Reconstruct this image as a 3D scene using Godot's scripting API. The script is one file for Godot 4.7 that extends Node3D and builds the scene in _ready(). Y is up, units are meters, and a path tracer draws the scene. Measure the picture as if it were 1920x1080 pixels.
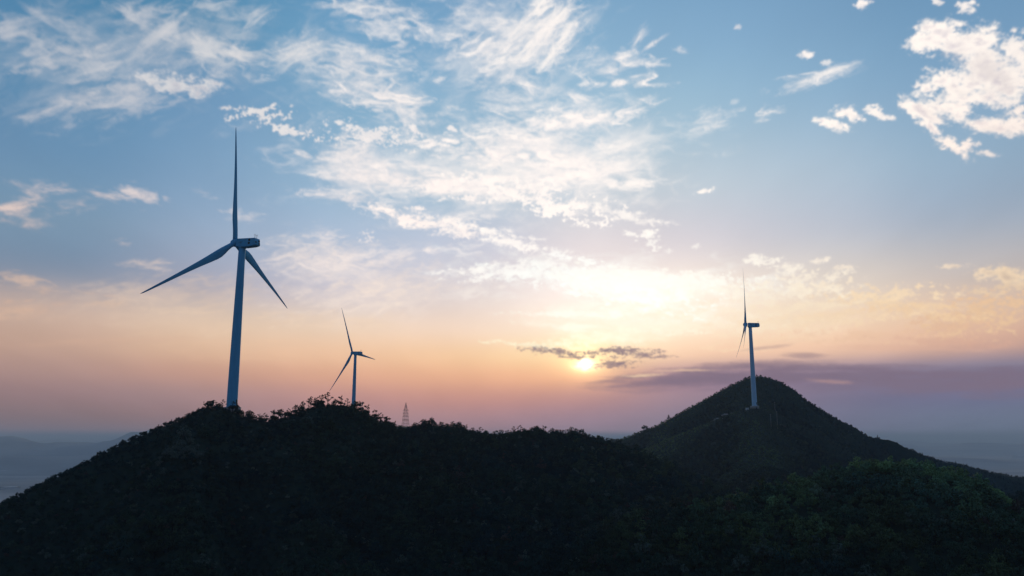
extends Node3D
# Wind turbines on a wooded ridge at sunset, seen from a drone. Metres, y up, the camera looks towards -z.

const EYE := Vector3(0, 260, 0)          # 260 m above the coastal plain
const HAZE := 0.0001                    # per metre
const HAZE_TOP := 165.0                  # the haze reaches this far above the camera
const HAZE_GLOW := Color(0.088, 0.12, 0.17)   # linear, what thick haze looks like; the sky's colours are given as seen through it
const SKY_WIDE := 4096
const QUICK := false

const SKY_AZ := [-180.0, -100.0, -60.0, -30.0, -22.0, -12.0, -3.0, 5.0, 12.0, 22.0, 30.0, 60.0, 100.0, 180.0]
const CLOUD_AZ := [-180.0, -70.0, -30.0, -20.0, -8.0, 4.0, 14.0, 30.0, 70.0, 180.0]

var paint: StandardMaterial3D
var lit_paint: StandardMaterial3D
var dark: StandardMaterial3D
var steel: StandardMaterial3D
var leaf: StandardMaterial3D
var bark: StandardMaterial3D
var taken := {}
var cell := 6.0
var gx0 := -1350.0
var gz0 := -1950.0
var gnx := 476
var gnz := 343
var heights := PackedFloat32Array()


func _ready() -> void:
	camera()
	sky_and_sun()
	materials()
	hills()
	plain()
	turbines()
	pylons_and_poles()
	town()
	rocks()
	trees()


# ---------------------------------------------------------------- camera, sky, sun

func camera() -> void:
	var c := Camera3D.new()
	c.name = "camera"
	c.position = EYE
	c.rotation_degrees.x = 10.795
	c.fov = 39.6
	c.near = 0.5
	c.far = 120000.0
	add_child(c)
	c.current = true


func sky_and_sun() -> void:
	var e := Environment.new()
	e.background_mode = Environment.BG_SKY
	var m := PanoramaSkyMaterial.new()
	m.panorama = ImageTexture.create_from_image(sky_image())
	e.sky = Sky.new()
	e.sky.sky_material = m
	e.tonemap_mode = Environment.TONE_MAPPER_LINEAR
	e.tonemap_exposure = 1.0
	e.fog_enabled = true
	e.fog_density = HAZE
	e.fog_light_color = Color(0.56, 0.81, 1.0).linear_to_srgb()
	e.sdfgi_enabled = true
	e.ssao_enabled = true
	e.ssil_enabled = true
	var w := WorldEnvironment.new()
	w.name = "world_environment"
	w.environment = e
	add_child(w)
	var sun := DirectionalLight3D.new()
	sun.name = "sun"
	sun.light_energy = 0.6
	sun.light_color = Color(1.0, 0.84, 0.66)
	sun.light_angular_distance = 1.0
	sun.shadow_enabled = true
	add_child(sun)
	var az := deg_to_rad(5.3)
	var el := deg_to_rad(5.4)
	var to_sun := Vector3(cos(el) * sin(az), sin(el), -cos(el) * cos(az))
	sun.look_at_from_position(Vector3.ZERO, -to_sun, Vector3.UP)


func table(rows: Array) -> Array:
	var out := []
	for r in rows:
		var cs := PackedColorArray()
		for h in (r[1] as String).split(" "):
			var k := Color(h)
			cs.append((k if r[0] < 12.0 else Color(k.r * 1.03, k.g, k.b * 0.975)).srgb_to_linear())
		out.append([r[0], cs])
	return out


# smooth interpolation in a table of colours by azimuth and elevation
func pick(rows: Array, azs: Array, az: float, el: float) -> Color:
	var k := 0
	while k < rows.size() - 2 and rows[k + 1][0] < el:
		k += 1
	var j := 0
	while j < azs.size() - 2 and azs[j + 1] < az:
		j += 1
	var mixed: Array[Color] = []
	for q in 4:
		var row: PackedColorArray = rows[clampi(k - 1 + q, 0, rows.size() - 1)][1]
		mixed.append(cubic(row[maxi(j - 1, 0)], row[j], row[j + 1], row[mini(j + 2, row.size() - 1)],
			azs[maxi(j - 1, 0)], azs[j], azs[j + 1], azs[mini(j + 2, azs.size() - 1)], az))
	var e0: float = rows[maxi(k - 1, 0)][0]
	var e3: float = rows[mini(k + 2, rows.size() - 1)][0]
	return cubic(mixed[0], mixed[1], mixed[2], mixed[3], e0, rows[k][0], rows[k + 1][0], e3, el)


func cubic(a: Color, b: Color, c: Color, d: Color, ta: float, tb: float, tc: float, td: float, t: float) -> Color:
	var h := tc - tb
	var u := clampf((t - tb) / h, 0.0, 1.0)
	var mb := (c - a) * (h / maxf(tc - ta, 0.001)) * 0.9
	var mc := (d - b) * (h / maxf(td - tb, 0.001)) * 0.9
	var u2 := u * u
	var u3 := u2 * u
	var r := b * (2 * u3 - 3 * u2 + 1) + mb * (u3 - 2 * u2 + u) + c * (3 * u2 - 2 * u3) + mc * (u3 - u2)
	return Color(maxf(r.r, 0.002), maxf(r.g, 0.002), maxf(r.b, 0.002))


func clear_sky(base: Array, az0: float, az1: float, el0: float, el1: float, w: int, h: int, da: float, de: float) -> Image:
	var nw := int((az1 - az0) / da) + 1
	var nh := int((el1 - el0) / de) + 1
	var im := Image.create(nw, nh, false, Image.FORMAT_RGBF)
	for j in nh:
		var el := el1 - (j + 0.5) * (el1 - el0) / nh
		for i in nw:
			im.set_pixel(i, j, pick(base, SKY_AZ, az0 + (i + 0.5) * (az1 - az0) / nw, maxf(el, 0.0)))
	im.resize(w, h, Image.INTERPOLATE_CUBIC)
	return im


func sky_image() -> Image:
	var base := table([
	# elevation, then colours at the azimuths of SKY_AZ (clear air, sRGB)
	[0.0, "4a5670 566278 60687c 767080 80727e 967882 a0828c 9b8492 8c7d8e 707086 646e84 5c687e 566278 4a5670"],
	[1.5, "4c5872 586478 706672 887276 987a7c b28a8c b48a8e a88894 918091 78768e 6c748c 626c82 566278 4c5872"],
	[3.0, "4e5a76 5c667a 80706e 9e8080 ac8a88 c6948c d0988a c8968e a58894 80768e 747290 6a6e84 586478 4e5a76"],
	[4.5, "505e7a 606a7c 947a74 b6948a ca9e8c e4ae91 f0b691 f6ba92 b89298 9c889a 8c8296 72708a 5a667a 505e7a"],
	[6.0, "50607e 646e80 9a8478 c8a694 deb89c f4c8a5 fcd0a5 ffdcaa fcd2b0 f2c8ac d8ae9a 8a7a86 5c687e 50607e"],
	[8.0, "4e6082 627082 948684 c8afa2 dec4af eed4be f8dcc6 fce6cc fde6cc f8dcc0 e2c2aa 908892 5c6c82 4e6082"],
	[10.5, "4c6084 607086 848a98 8794a8 aaaab8 d0cad2 e4d8d6 f6e6de f8e6d8 e6d8cc c8beba 848c9e 5a6e86 4c6084"],
	[14.0, "4a6086 5a708a 6e8aa4 7898b6 91aac8 acc0da c3cde1 dedce4 d6d6e0 bec8d8 a0b2c8 7690aa 58708a 4a6086"],
	[18.0, "485f86 567090 6282a6 6992b8 7da2c6 96b9d7 acc8de c0d2e2 bed0e0 aac2d8 91b0cc 6a8cb0 567090 485f86"],
	[23.0, "465e86 526e92 5a7fa8 5a8cb4 6c98c0 82aed0 94bad8 a0c2dc 9bbed8 8cb2d2 7ca4c8 6088b2 526e92 465e86"],
	[28.0, "445e88 506e94 547caa 4b82ac 588eb6 6ea0c8 7daad0 84afd2 82acd0 78a2c8 6c98c0 5a84b0 506e94 445e88"],
	[38.0, "426090 4c6c96 4e76a4 4878a6 4c7cac 5688b6 5c8cba 608fbc 5e8eba 5a8ab6 5684b2 527cac 4c6c96 426090"],
	[60.0, "46659a 48699c 4a6c9e 4a6c9e 4a6c9e 4b6ea0 4c70a2 4c70a2 4c70a2 4b6ea0 4a6c9e 4a6c9e 48699c 46659a"],
	[90.0, "4a6a9e 4a6a9e 4a6a9e 4a6a9e 4a6a9e 4a6a9e 4a6a9e 4a6a9e 4a6a9e 4a6a9e 4a6a9e 4a6a9e 4a6a9e 4a6a9e"],
	])
	var lit := table([
		[3.0, "5a6480 6e6e80 c8a494 d8ac96 ecbc98 ffd8a8 f4b8a0 c89a94 6e6e80 5a6480"],
		[6.0, "606a86 78788a d4ac98 e8c0a0 f8d0ac fff0c8 ffdcb8 dcae98 78788a 606a86"],
		[8.5, "667290 828494 dcbaa2 ead0b8 fae2cc fffaec fff0d8 f0cfa8 828494 667290"],
		[11.5, "6c7896 8c90a0 dcc4b8 ecdcd2 fceee6 fffffa fffaf0 f6e2cc 8c90a0 6c7896"],
		[16.0, "727e9c 9498aa dcd2d4 ece6e8 fdf8f8 fffefe fffefc fcf2ec 9498aa 727e9c"],
		[22.0, "7682a0 9a9fb2 cfd2da dfe1e6 f6f4f6 fdfbfc fcfbfc fdfaf8 9a9fb2 7682a0"],
		[30.0, "7a86a4 9ea4b6 c4cad6 d4dae2 f0f1f5 f6f6f8 f6f4f6 fdfaf9 9ea4b6 7a86a4"],
		[90.0, "808caa 9aa2b6 b0b8c8 b8c0d0 c8ccd8 c8ccd8 c8ccd8 c0c4d0 9aa2b6 808caa"],
	])
	# the whole sky coarsely, with clouds that go on as in the view
	var cw := 1024
	var ch := 256
	var coarse := clear_sky(base, -180, 180, 0, 90, cw, ch, 4.0, 1.5)
	var field := floats(coarse)
	var rng := RandomNumberGenerator.new()
	rng.seed = 5
	var more := []
	for i in 240:
		var az := rng.randf_range(-178, 178)
		var el := 4.0 + 70.0 * pow(rng.randf(), 1.4)
		if absf(az) < 44.0 and el < 40.0:
			continue
		var big := rng.randf_range(2.0, 9.0)
		var kind: String = ["cirrus", "cirrus", "cirrus", "puff", "veil"][rng.randi() % 5]
		more.append([kind, [az, el, big * (1.0 if kind != "puff" else 0.5), big * rng.randf_range(0.2, 0.45), rng.randf_range(-25, 30), rng.randf_range(0.4, 0.8)]])
	clouds(field, cw, ch, -180, 90, 360.0 / cw, more, lit)
	sun_glow(field, cw, ch, -180, 90, 360.0 / cw)
	var up := from_floats(field, cw, ch)
	up.resize(SKY_WIDE, SKY_WIDE / 4, Image.INTERPOLATE_CUBIC)
	# the part round the view finely
	var step := 360.0 / SKY_WIDE
	var w := int(84.0 / step) / 2 * 2
	var h := int(38.0 / step)
	var az0 := -w / 2 * step
	var el1 := h * step
	var fine := clear_sky(base, az0, -az0, 0, el1, w, h, 1.0, 0.5)
	var f := floats(fine)
	var noise := FastNoiseLite.new()
	noise.seed = 77
	noise.frequency = 0.11
	noise.fractal_octaves = 4
	for j in h:      # thin uneven veils everywhere, so that the clear air is never quite even
		var el := el1 - (j + 0.5) * step
		var low := 1.0 / (sin(deg_to_rad(el)) + 0.16)
		for i in w:
			var az := az0 + (i + 0.5) * step
			var n := 1.0 + 0.05 * noise.get_noise_2d(az * low * 0.35, low * 9.0)
			var at := (j * w + i) * 3
			f[at] *= n
			f[at + 1] *= n
			f[at + 2] *= n
	var patches := cloud_patches()
	clouds(f, w, h, az0, el1, step, patches.filter(func(p): return not p[0] in ["bank", "rag", "streak", "core"]), lit)
	sun_glow(f, w, h, az0, el1, step)
	clouds(f, w, h, az0, el1, step, patches.filter(func(p): return p[0] in ["bank", "rag", "streak", "core"]), lit)
	fine = from_floats(f, w, h)
	var whole := Image.create(SKY_WIDE, SKY_WIDE / 2, false, Image.FORMAT_RGBF)
	whole.fill(Color(0.09, 0.10, 0.13))
	var half := SKY_WIDE / 2
	var quarter := SKY_WIDE / 4
	# azimuth 0 lies at the picture's left edge
	whole.blit_rect(up, Rect2i(half, 0, half, quarter), Vector2i(0, 0))
	whole.blit_rect(up, Rect2i(0, 0, half, quarter), Vector2i(half, 0))
	var edge := int(5.0 / step)
	for j in h:
		var y := quarter - h + j
		for i in w:
			var k := minf(minf(i, w - 1 - i) / float(edge), j / float(edge))
			if k < 1.0:
				var s := smoothstep(0.0, 1.0, k)
				fine.set_pixel(i, j, whole.get_pixel((i - w / 2 + SKY_WIDE) % SKY_WIDE, y).lerp(fine.get_pixel(i, j), s))
	whole.blit_rect(fine, Rect2i(w / 2, 0, w / 2, h), Vector2i(0, quarter - h))
	whole.blit_rect(fine, Rect2i(0, 0, w / 2, h), Vector2i(SKY_WIDE - w / 2, quarter - h))
	# take the haze off again
	var all := floats(whole)
	for j in quarter:
		var el := 90.0 - (j + 0.5) * step
		var t := exp(-HAZE * minf(HAZE_TOP / sin(deg_to_rad(maxf(el, 0.2))), 14000.0))
		var at := j * SKY_WIDE * 3
		for i in SKY_WIDE:
			all[at] = maxf(0.01, (all[at] - HAZE_GLOW.r * (1 - t)) / t)
			all[at + 1] = maxf(0.01, (all[at + 1] - HAZE_GLOW.g * (1 - t)) / t)
			all[at + 2] = maxf(0.01, (all[at + 2] - HAZE_GLOW.b * (1 - t)) / t)
			at += 3
	whole = from_floats(all, SKY_WIDE, SKY_WIDE / 2)
	return whole


func floats(im: Image) -> PackedFloat32Array:
	return im.get_data().to_float32_array()


func from_floats(f: PackedFloat32Array, w: int, h: int) -> Image:
	return Image.create_from_data(w, h, false, Image.FORMAT_RGBF, f.to_byte_array())


# azimuth, elevation, half length, half width (degrees), tilt, strength
func cloud_patches() -> Array:
	var out := []
	for group in [
		["cirrus", [-34.0, 24.1, 1.23, 0.90, 15, 0.70,  -32.7, 25.7, 1.32, 0.38, -26, 0.40,  -30.5, 25.3, 1.55, 0.70, -3, 0.55,  -32.0, 23.2, 1.76, 0.85, 24, 0.75,  -30.8, 23.9, 1.25, 0.81, -21, 0.70,  -29.1, 23.8, 1.84, 0.93, 23, 0.75,  -27.6, 27.0, 1.30, 0.71, -9, 0.75,  -26.3, 27.2, 1.90, 0.77, 22, 0.70,  -24.8, 26.3, 1.68, 0.75, 45, 0.80,  -26.6, 25.3, 1.98, 0.75, 41, 0.55,  -22.5, 25.8, 1.89, 1.02, -17, 0.80]],
		["cirrus", [-20.5, 25.5, 1.98, 0.95, -2, 0.90,  -21.8, 24.4, 1.73, 0.69, 48, 0.60,  -23.6, 24.8, 2.06, 0.38, 25, 0.50,  -22.5, 28.3, 1.31, 0.63, 21, 0.60,  -21.0, 27.3, 1.65, 0.98, 10, 0.40,  -19.2, 28.3, 1.03, 0.47, 33, 0.70,  -29.3, 21.3, 2.78, 0.95, 22, 0.70,  -27.5, 22.2, 2.77, 0.82, 5, 0.50,  -27.4, 21.0, 2.89, 0.70, 26, 0.55,  -31.7, 20.2, 1.49, 0.43, 28, 0.50,  -25.1, 21.6, 1.96, 0.33, 22, 0.45,  -33.9, 21.8, 0.97, 0.49, 19, 0.40]],
		["veil", [-28.3, 23.8, 7.75, 3.40, 19, 0.28,  -25.4, 25.2, 5.01, 2.15, 30, 0.22,  -12.9, 25.9, 5.70, 3.12, -6, 0.22,  -10.5, 24.3, 3.98, 1.29, -8, 0.45,  -0.8, 27.5, 6.17, 3.80, 18, 0.35,  1.7, 28.2, 2.49, 2.11, 32, 0.45,  -2.4, 19.1, 12.36, 3.33, -1, 0.50,  4.8, 20.2, 6.27, 3.67, 2, 0.45,  -4.4, 18.2, 6.43, 0.97, -4, 0.75,  3.6, 18.9, 5.60, 1.04, 1, 0.80,  1.6, 21.3, 4.49, 1.10, -15, 0.65,  -11.4, 18.8, 3.30, 1.69, -5, 0.55,  4.9, 22.9, 3.68, 0.94, 3, 0.50,  8.1, 25.7, 2.16, 0.84, -4, 0.40,  -12.3, 12.4, 5.58, 1.86, 2, 0.40,  -9.2, 10.3, 7.19, 1.88, 9, 0.40,  -23.1, 9.2, 6.80, 1.41, 9, 0.40,  7.4, 11.5, 11.88, 1.70, -5, 0.50]],
		["puff", [-23.9, 23.1, 1.98, 0.54, 1, 0.85,  -20.9, 22.1, 0.27, 0.14, 8, 0.90,  -7.4, 21.8, 0.58, 0.26, -38, 0.85,  -4.6, 22.0, 0.33, 0.15, -18, 0.80,  -6.9, 16.4, 0.41, 0.15, -3, 0.90,  -6.2, 20.9, 0.41, 0.29, 2, 0.80,  17.0, 27.8, 0.26, 0.14, 12, 0.50,  21.6, 25.4, 0.36, 0.23, -10, 0.90,  22.9, 24.7, 0.29, 0.13, -10, 0.60,  25.6, 27.8, 0.40, 0.28, -13, 0.95,  30.1, 27.0, 0.37, 0.15, -15, 0.80,  31.8, 26.3, 0.42, 0.30, -15, 0.95,  29.5, 26.0, 0.27, 0.12, -24, 0.70]],
		["cirrus", [-11.1, 29.6, 2.45, 1.01, -5, 0.90,  -13.7, 29.6, 1.74, 0.46, 6, 0.60,  -9.8, 28.4, 1.69, 0.69, -10, 0.80,  -7.0, 28.9, 1.77, 0.70, -16, 0.85,  -4.8, 29.3, 0.79, 0.41, 2, 0.70,  -15.7, 26.6, 1.77, 0.93, 26, 0.80,  -16.8, 26.0, 1.10, 0.51, 7, 0.65,  -12.1, 25.6, 2.83, 1.20, -10, 0.90,  -9.7, 23.9, 3.27, 0.93, -9, 1.00,  -12.2, 26.3, 2.49, 0.70, -0, 0.70,  -8.4, 27.4, 0.72, 0.42, 4, 0.80,  -7.8, 26.2, 0.87, 0.77, 3, 0.65]],
		["cirrus", [-2.5, 27.5, 3.06, 1.19, 24, 0.90,  0.0, 27.4, 3.05, 1.54, 18, 0.90,  2.9, 28.5, 2.25, 1.77, 37, 0.95,  -0.8, 29.2, 2.68, 0.96, -10, 0.60,  -3.3, 30.2, 2.64, 0.55, -13, 0.60,  4.2, 29.8, 1.58, 1.01, -3, 0.80,  1.2, 25.0, 1.85, 0.86, -16, 0.85,  -0.4, 23.9, 1.63, 0.73, -20, 0.50,  -2.7, 25.0, 0.74, 0.36, 1, 0.60,  -5.7, 25.3, 0.44, 0.21, 2, 0.60,  -8.1, 22.6, 1.74, 0.88, -27, 0.65]],
		["cirrus", [-11.5, 20.4, 1.61, 1.01, 14, 0.90,  -13.4, 19.0, 2.30, 0.44, -11, 0.85,  -11.0, 18.4, 3.09, 1.26, -7, 0.90,  -8.7, 18.7, 2.74, 0.89, -13, 0.80,  -13.3, 17.0, 2.32, 0.44, -5, 0.90,  -5.6, 18.1, 4.53, 0.82, -4, 1.00,  -1.6, 18.0, 2.50, 0.75, -5, 1.00,  -2.4, 20.4, 3.16, 0.96, -8, 1.00,  0.0, 21.4, 3.15, 0.96, -20, 0.90,  2.4, 22.5, 3.50, 0.88, -7, 0.85,  5.7, 22.7, 3.52, 0.87, 7, 1.00,  2.8, 20.2, 3.52, 1.11, -11, 1.00]],
		["cirrus", [4.0, 18.7, 4.48, 0.90, 1, 1.00,  7.1, 18.3, 2.82, 0.59, -8, 0.95,  8.4, 20.6, 1.76, 0.44, 2, 0.75,  9.1, 18.0, 1.03, 0.30, -3, 0.75,  7.9, 16.9, 1.63, 0.38, 18, 0.60,  -2.4, 15.9, 2.36, 0.45, 8, 0.80,  -2.4, 13.8, 2.06, 0.38, 10, 0.75,  -15.3, 12.6, 2.31, 1.03, 13, 0.80,  -12.3, 12.4, 3.84, 1.04, -3, 0.85,  -8.6, 13.1, 2.41, 0.53, 7, 0.70,  -6.3, 13.4, 1.67, 0.23, 9, 0.80,  -13.5, 14.2, 1.02, 0.67, 3, 0.70]],
		["cirrus", [-11.1, 10.4, 4.48, 0.97, 12, 0.70,  -8.5, 9.9, 3.55, 0.76, 11, 0.60,  -3.1, 10.6, 2.06, 0.53, 10, 0.65,  8.1, 25.7, 2.45, 0.98, -4, 1.00,  7.0, 26.6, 1.66, 0.49, -4, 0.50,  8.3, 24.6, 1.03, 0.35, -33, 0.60,  4.7, 24.2, 1.63, 0.50, -17, 0.85,  9.8, 27.9, 0.75, 0.32, 46, 0.70,  11.1, 27.5, 1.23, 0.14, 27, 0.80,  6.4, 27.3, 0.51, 0.28, -3, 0.60,  12.8, 26.8, 0.47, 0.20, -30, 0.50,  11.9, 24.6, 0.72, 0.21, -10, 0.60]],
		["cirrus", [14.7, 22.2, 2.07, 0.50, 9, 0.75,  15.2, 21.5, 1.19, 0.21, -1, 0.70,  13.9, 21.2, 1.21, 0.43, -5, 0.35,  18.5, 22.1, 0.87, 0.35, 8, 0.90,  21.6, 23.8, 2.09, 0.41, 6, 0.85,  23.6, 24.2, 1.17, 0.17, 6, 0.70,  -31.7, 14.8, 1.48, 0.36, -15, 0.90,  -30.4, 15.5, 1.70, 0.33, 3, 0.75,  -28.4, 15.5, 1.15, 0.37, -20, 0.75,  -29.9, 14.4, 1.56, 0.33, 19, 0.50,  -26.7, 15.7, 0.62, 0.34, -15, 0.75,  -25.6, 15.8, 1.01, 0.55, -20, 0.90]],
		["cirrus", [-32.9, 13.9, 1.12, 0.42, 15, 1.00,  -32.4, 13.1, 1.80, 0.32, 2, 0.85,  -21.9, 16.4, 0.73, 0.21, -10, 0.55,  -20.1, 15.4, 0.61, 0.29, -10, 0.80,  -18.7, 15.0, 0.97, 0.29, 5, 0.50,  -26.6, 12.6, 0.43, 0.17, 1, 0.70,  -25.2, 11.4, 1.08, 0.28, 5, 0.80,  -24.2, 11.1, 0.90, 0.21, -6, 0.65,  -31.7, 9.7, 1.25, 0.33, -6, 0.80,  -31.1, 9.2, 1.84, 0.16, 2, 0.70,  -32.1, 8.0, 2.14, 0.71, 8, 0.70,  -27.9, 9.2, 1.65, 0.20, -4, 0.60,  -26.9, 8.7, 1.36, 0.27, 4, 0.65]],
		["cirrus", [-24.1, 9.7, 4.30, 0.70, 9, 0.45,  -21.7, 8.6, 3.04, 0.50, 9, 0.60,  -17.9, 7.7, 4.97, 0.65, 5, 0.45,  -19.2, 6.3, 3.12, 0.36, 2, 0.30,  -15.0, 5.8, 4.34, 0.51, 3, 0.30,  -12.9, 8.3, 4.42, 0.60, 5, 0.40]],
		["speckle", [-18.4, 22.0, 1.66, 0.49, 12, 0.90,  -15.6, 21.0, 2.32, 0.36, -7, 0.85,  -10.4, 21.2, 2.55, 0.66, -9, 0.75,  1.6, 17.4, 4.90, 0.83, -11, 0.90,  -3.2, 17.2, 1.67, 0.34, 1, 0.80,  4.0, 16.1, 3.02, 0.53, -13, 1.00,  10.0, 13.8, 0.81, 0.45, -3, 0.70,  18.2, 12.1, 0.83, 0.33, -4, 0.90,  13.0, 11.1, 4.97, 0.52, -5, 0.90,  20.2, 10.7, 2.33, 0.43, 4, 0.80,  22.2, 10.2, 1.95, 0.32, 4, 0.80,  30.7, 7.7, 2.77, 1.12, 1, 1.00,  28.9, 7.1, 2.02, 0.54, -4, 0.90,  25.4, 9.3, 3.35, 0.55, -1, 0.90,  27.2, 8.1, 2.95, 0.48, -8, 0.80,  19.4, 10.0, 3.66, 0.43, -4, 0.80,  22.0, 7.9, 4.15, 0.42, -0, 0.70,  32.3, 9.2, 1.63, 0.45, -6, 0.70,  23.9, 6.7, 4.32, 0.42, -3, 0.60,  17.2, 7.4, 4.09, 0.36, -0, 0.60,  -10.5, 14.2, 0.52, 0.37, 3, 0.60,  17.3, 9.6, 4.09, 0.44, -3, 0.50,  14.7, 8.2, 4.88, 0.59, -3, 0.50]],
		["ripple", [-7.5, 15.6, 3.16, 0.49, -13, 1.00,  -3.9, 15.0, 2.43, 0.53, -11, 1.00,  0.0, 14.2, 2.89, 0.53, -15, 1.00,  -0.4, 12.1, 3.82, 0.53, 5, 1.00,  4.7, 11.5, 5.26, 0.76, -5, 1.00,  3.5, 13.1, 1.14, 0.27, -16, 1.00,  5.7, 12.6, 0.76, 0.30, -11, 1.00,  7.9, 16.0, 2.60, 0.34, -15, 0.80]],
		["puff", [29.5, 24.9, 1.02, 0.76, -5, 1.00,  30.5, 25.0, 0.85, 0.68, -14, 1.00,  28.8, 24.8, 0.59, 0.38, -13, 0.90,  31.2, 24.1, 1.04, 0.67, -25, 1.00,  32.3, 24.1, 0.99, 0.92, -15, 1.00,  32.0, 23.2, 1.00, 0.76, -35, 1.00,  32.5, 22.1, 1.26, 0.90, -30, 1.00,  33.3, 21.6, 1.24, 0.93, -14, 1.00,  34.0, 21.2, 0.80, 0.68, -14, 1.00,  34.3, 23.0, 0.56, 0.94, 9, 1.00,  34.5, 22.0, 0.48, 0.67, -15, 1.00,  34.0, 23.5, 0.36, 0.50, 8, 0.80]],
		["puff", [30.2, 22.3, 1.02, 0.49, -31, 1.00,  28.9, 22.0, 0.71, 0.36, -12, 1.00,  30.7, 21.6, 0.99, 0.56, -23, 1.00,  31.4, 21.9, 0.68, 0.63, -13, 1.00,  32.7, 20.6, 0.92, 0.39, -29, 1.00,  33.3, 20.3, 0.54, 0.37, -13, 0.80,  28.1, 21.0, 0.82, 0.40, -37, 1.00,  28.8, 20.4, 1.01, 0.46, -42, 1.00,  29.6, 20.8, 0.79, 0.37, -33, 0.90,  29.0, 19.6, 0.65, 0.27, -56, 1.00,  30.5, 20.3, 0.95, 0.44, -28, 1.00,  31.2, 20.8, 0.68, 0.45, -12, 1.00]],
		["puff", [32.1, 19.1, 0.96, 0.41, -21, 1.00,  33.3, 18.8, 1.10, 0.41, -19, 1.00,  34.0, 18.9, 0.64, 0.44, -12, 1.00,  34.0, 19.7, 0.58, 0.28, -4, 1.00,  29.8, 18.5, 0.53, 0.29, -21, 1.00,  30.4, 17.9, 0.69, 0.24, -47, 1.00,  31.0, 18.1, 0.45, 0.30, 12, 1.00,  32.1, 17.4, 0.57, 0.13, -20, 0.80,  23.7, 21.5, 0.56, 0.31, 7, 1.00,  24.4, 21.1, 0.60, 0.29, -35, 1.00,  22.6, 20.9, 0.85, 0.24, -19, 1.00,  23.4, 20.5, 0.66, 0.23, -29, 1.00,  25.6, 21.3, 0.50, 0.23, -10, 0.95,  26.0, 20.9, 0.58, 0.19, -31, 0.90,  26.6, 20.6, 0.31, 0.13, -10, 0.80]],
		["puff", [17.3, 12.3, 0.52, 0.29, -4, 1.00,  19.5, 11.5, 0.88, 0.29, 11, 1.00,  21.5, 11.9, 0.50, 0.18, 11, 0.95,  23.1, 11.3, 0.58, 0.14, -5, 0.85,  31.4, 10.2, 0.84, 0.36, -0, 0.95,  32.5, 9.9, 0.93, 0.36, -6, 0.95,  29.5, 10.8, 0.70, 0.13, -6, 0.85,  14.1, 17.2, 0.53, 0.15, 10, 1.00,  10.1, 14.5, 0.55, 0.26, -3, 1.00,  8.7, 14.5, 0.52, 0.15, -12, 0.90,  13.3, 13.4, 0.22, 0.15, -3, 0.70,  11.4, 13.2, 0.26, 0.15, -3, 0.60]],
		["veil", [9.6, 10.5, 5.46, 1.69, -12, 0.80,  6.9, 8.7, 6.28, 0.99, -5, 0.50,  14.0, 9.4, 4.23, 1.48, -3, 0.50,  18.3, 8.1, 5.33, 1.45, -3, 0.40,  7.6, 7.2, 4.07, 0.53, -4, 0.80,  3.5, 8.0, 3.03, 0.30, -6, 0.80]],
		["ripple", [8.9, 10.5, 4.41, 1.13, -12, 1.00,  11.9, 10.9, 3.96, 0.52, -7, 1.00,  15.9, 10.2, 3.13, 0.37, -3, 0.80,  6.9, 7.2, 2.24, 0.30, -1, 1.00,  10.5, 7.7, 2.56, 0.37, -2, 0.90,  1.5, 6.7, 2.66, 0.19, -4, 0.90,  3.8, 6.8, 1.51, 0.27, -5, 1.00,  4.6, 8.9, 4.14, 0.23, -1, 0.60,  12.9, 7.8, 4.27, 0.22, -2, 0.50,  17.1, 6.7, 4.09, 0.22, 1, 0.60,  20.0, 8.9, 3.63, 0.29, -1, 0.70,  23.3, 8.2, 3.46, 0.28, -2, 0.60,  26.6, 8.6, 3.28, 0.24, -7, 0.60,  19.3, 7.9, 4.31, 0.22, -1, 0.60,  28.8, 6.1, 3.67, 0.23, -6, 0.50,  14.3, 6.2, 3.17, 0.15, -2, 0.50]],
		["core", [32.6, 22.4, 1.15, 0.83, -30, 0.60,  30.8, 23.8, 0.99, 0.43, -24, 0.35,  33.4, 21.1, 0.97, 0.43, -14, 0.40,  30.9, 21.4, 0.87, 0.31, -23, 0.35,  33.0, 18.7, 1.21, 0.25, -18, 0.35,  29.0, 20.5, 0.95, 0.27, -42, 0.30,  24.3, 21.1, 0.46, 0.16, -30, 0.30]],
		["rag", [3.1, 6.2, 1.89, 0.23, -5, 0.90,  1.9, 6.4, 1.06, 0.11, -5, 0.60,  4.6, 5.9, 0.98, 0.19, -7, 0.85,  6.0, 6.1, 0.83, 0.19, 3, 0.85,  6.6, 5.9, 0.90, 0.15, -5, 0.80,  7.2, 6.2, 0.97, 0.15, -4, 0.85,  8.4, 6.3, 1.48, 0.19, -3, 0.95,  9.1, 6.0, 1.26, 0.19, -5, 0.90,  7.2, 5.3, 1.42, 0.26, 3, 0.90,  8.0, 5.4, 0.67, 0.11, 7, 0.60,  9.7, 5.8, 1.25, 0.11, -1, 0.60]],
		["bank", [20.3, 5.6, 1.13, 0.21, -4, 0.60,  17.5, 6.2, 1.59, 0.14, 6, 0.45,  13.8, 4.3, 6.60, 0.73, 2, 0.80,  10.5, 4.0, 4.69, 0.56, 1, 0.65,  18.0, 4.3, 5.63, 0.79, -2, 0.85,  23.0, 4.0, 5.24, 0.84, -2, 0.85,  28.0, 3.6, 5.33, 0.87, -3, 0.85,  32.0, 3.5, 3.67, 0.90, -2, 0.85,  14.9, 4.9, 3.15, 0.26, 3, 0.50,  19.1, 5.0, 3.33, 0.29, -2, 0.60,  23.1, 4.7, 3.14, 0.31, -4, 0.60,  26.8, 4.2, 2.95, 0.34, -2, 0.60,  30.6, 4.1, 3.00, 0.39, -3, 0.60]],
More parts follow.
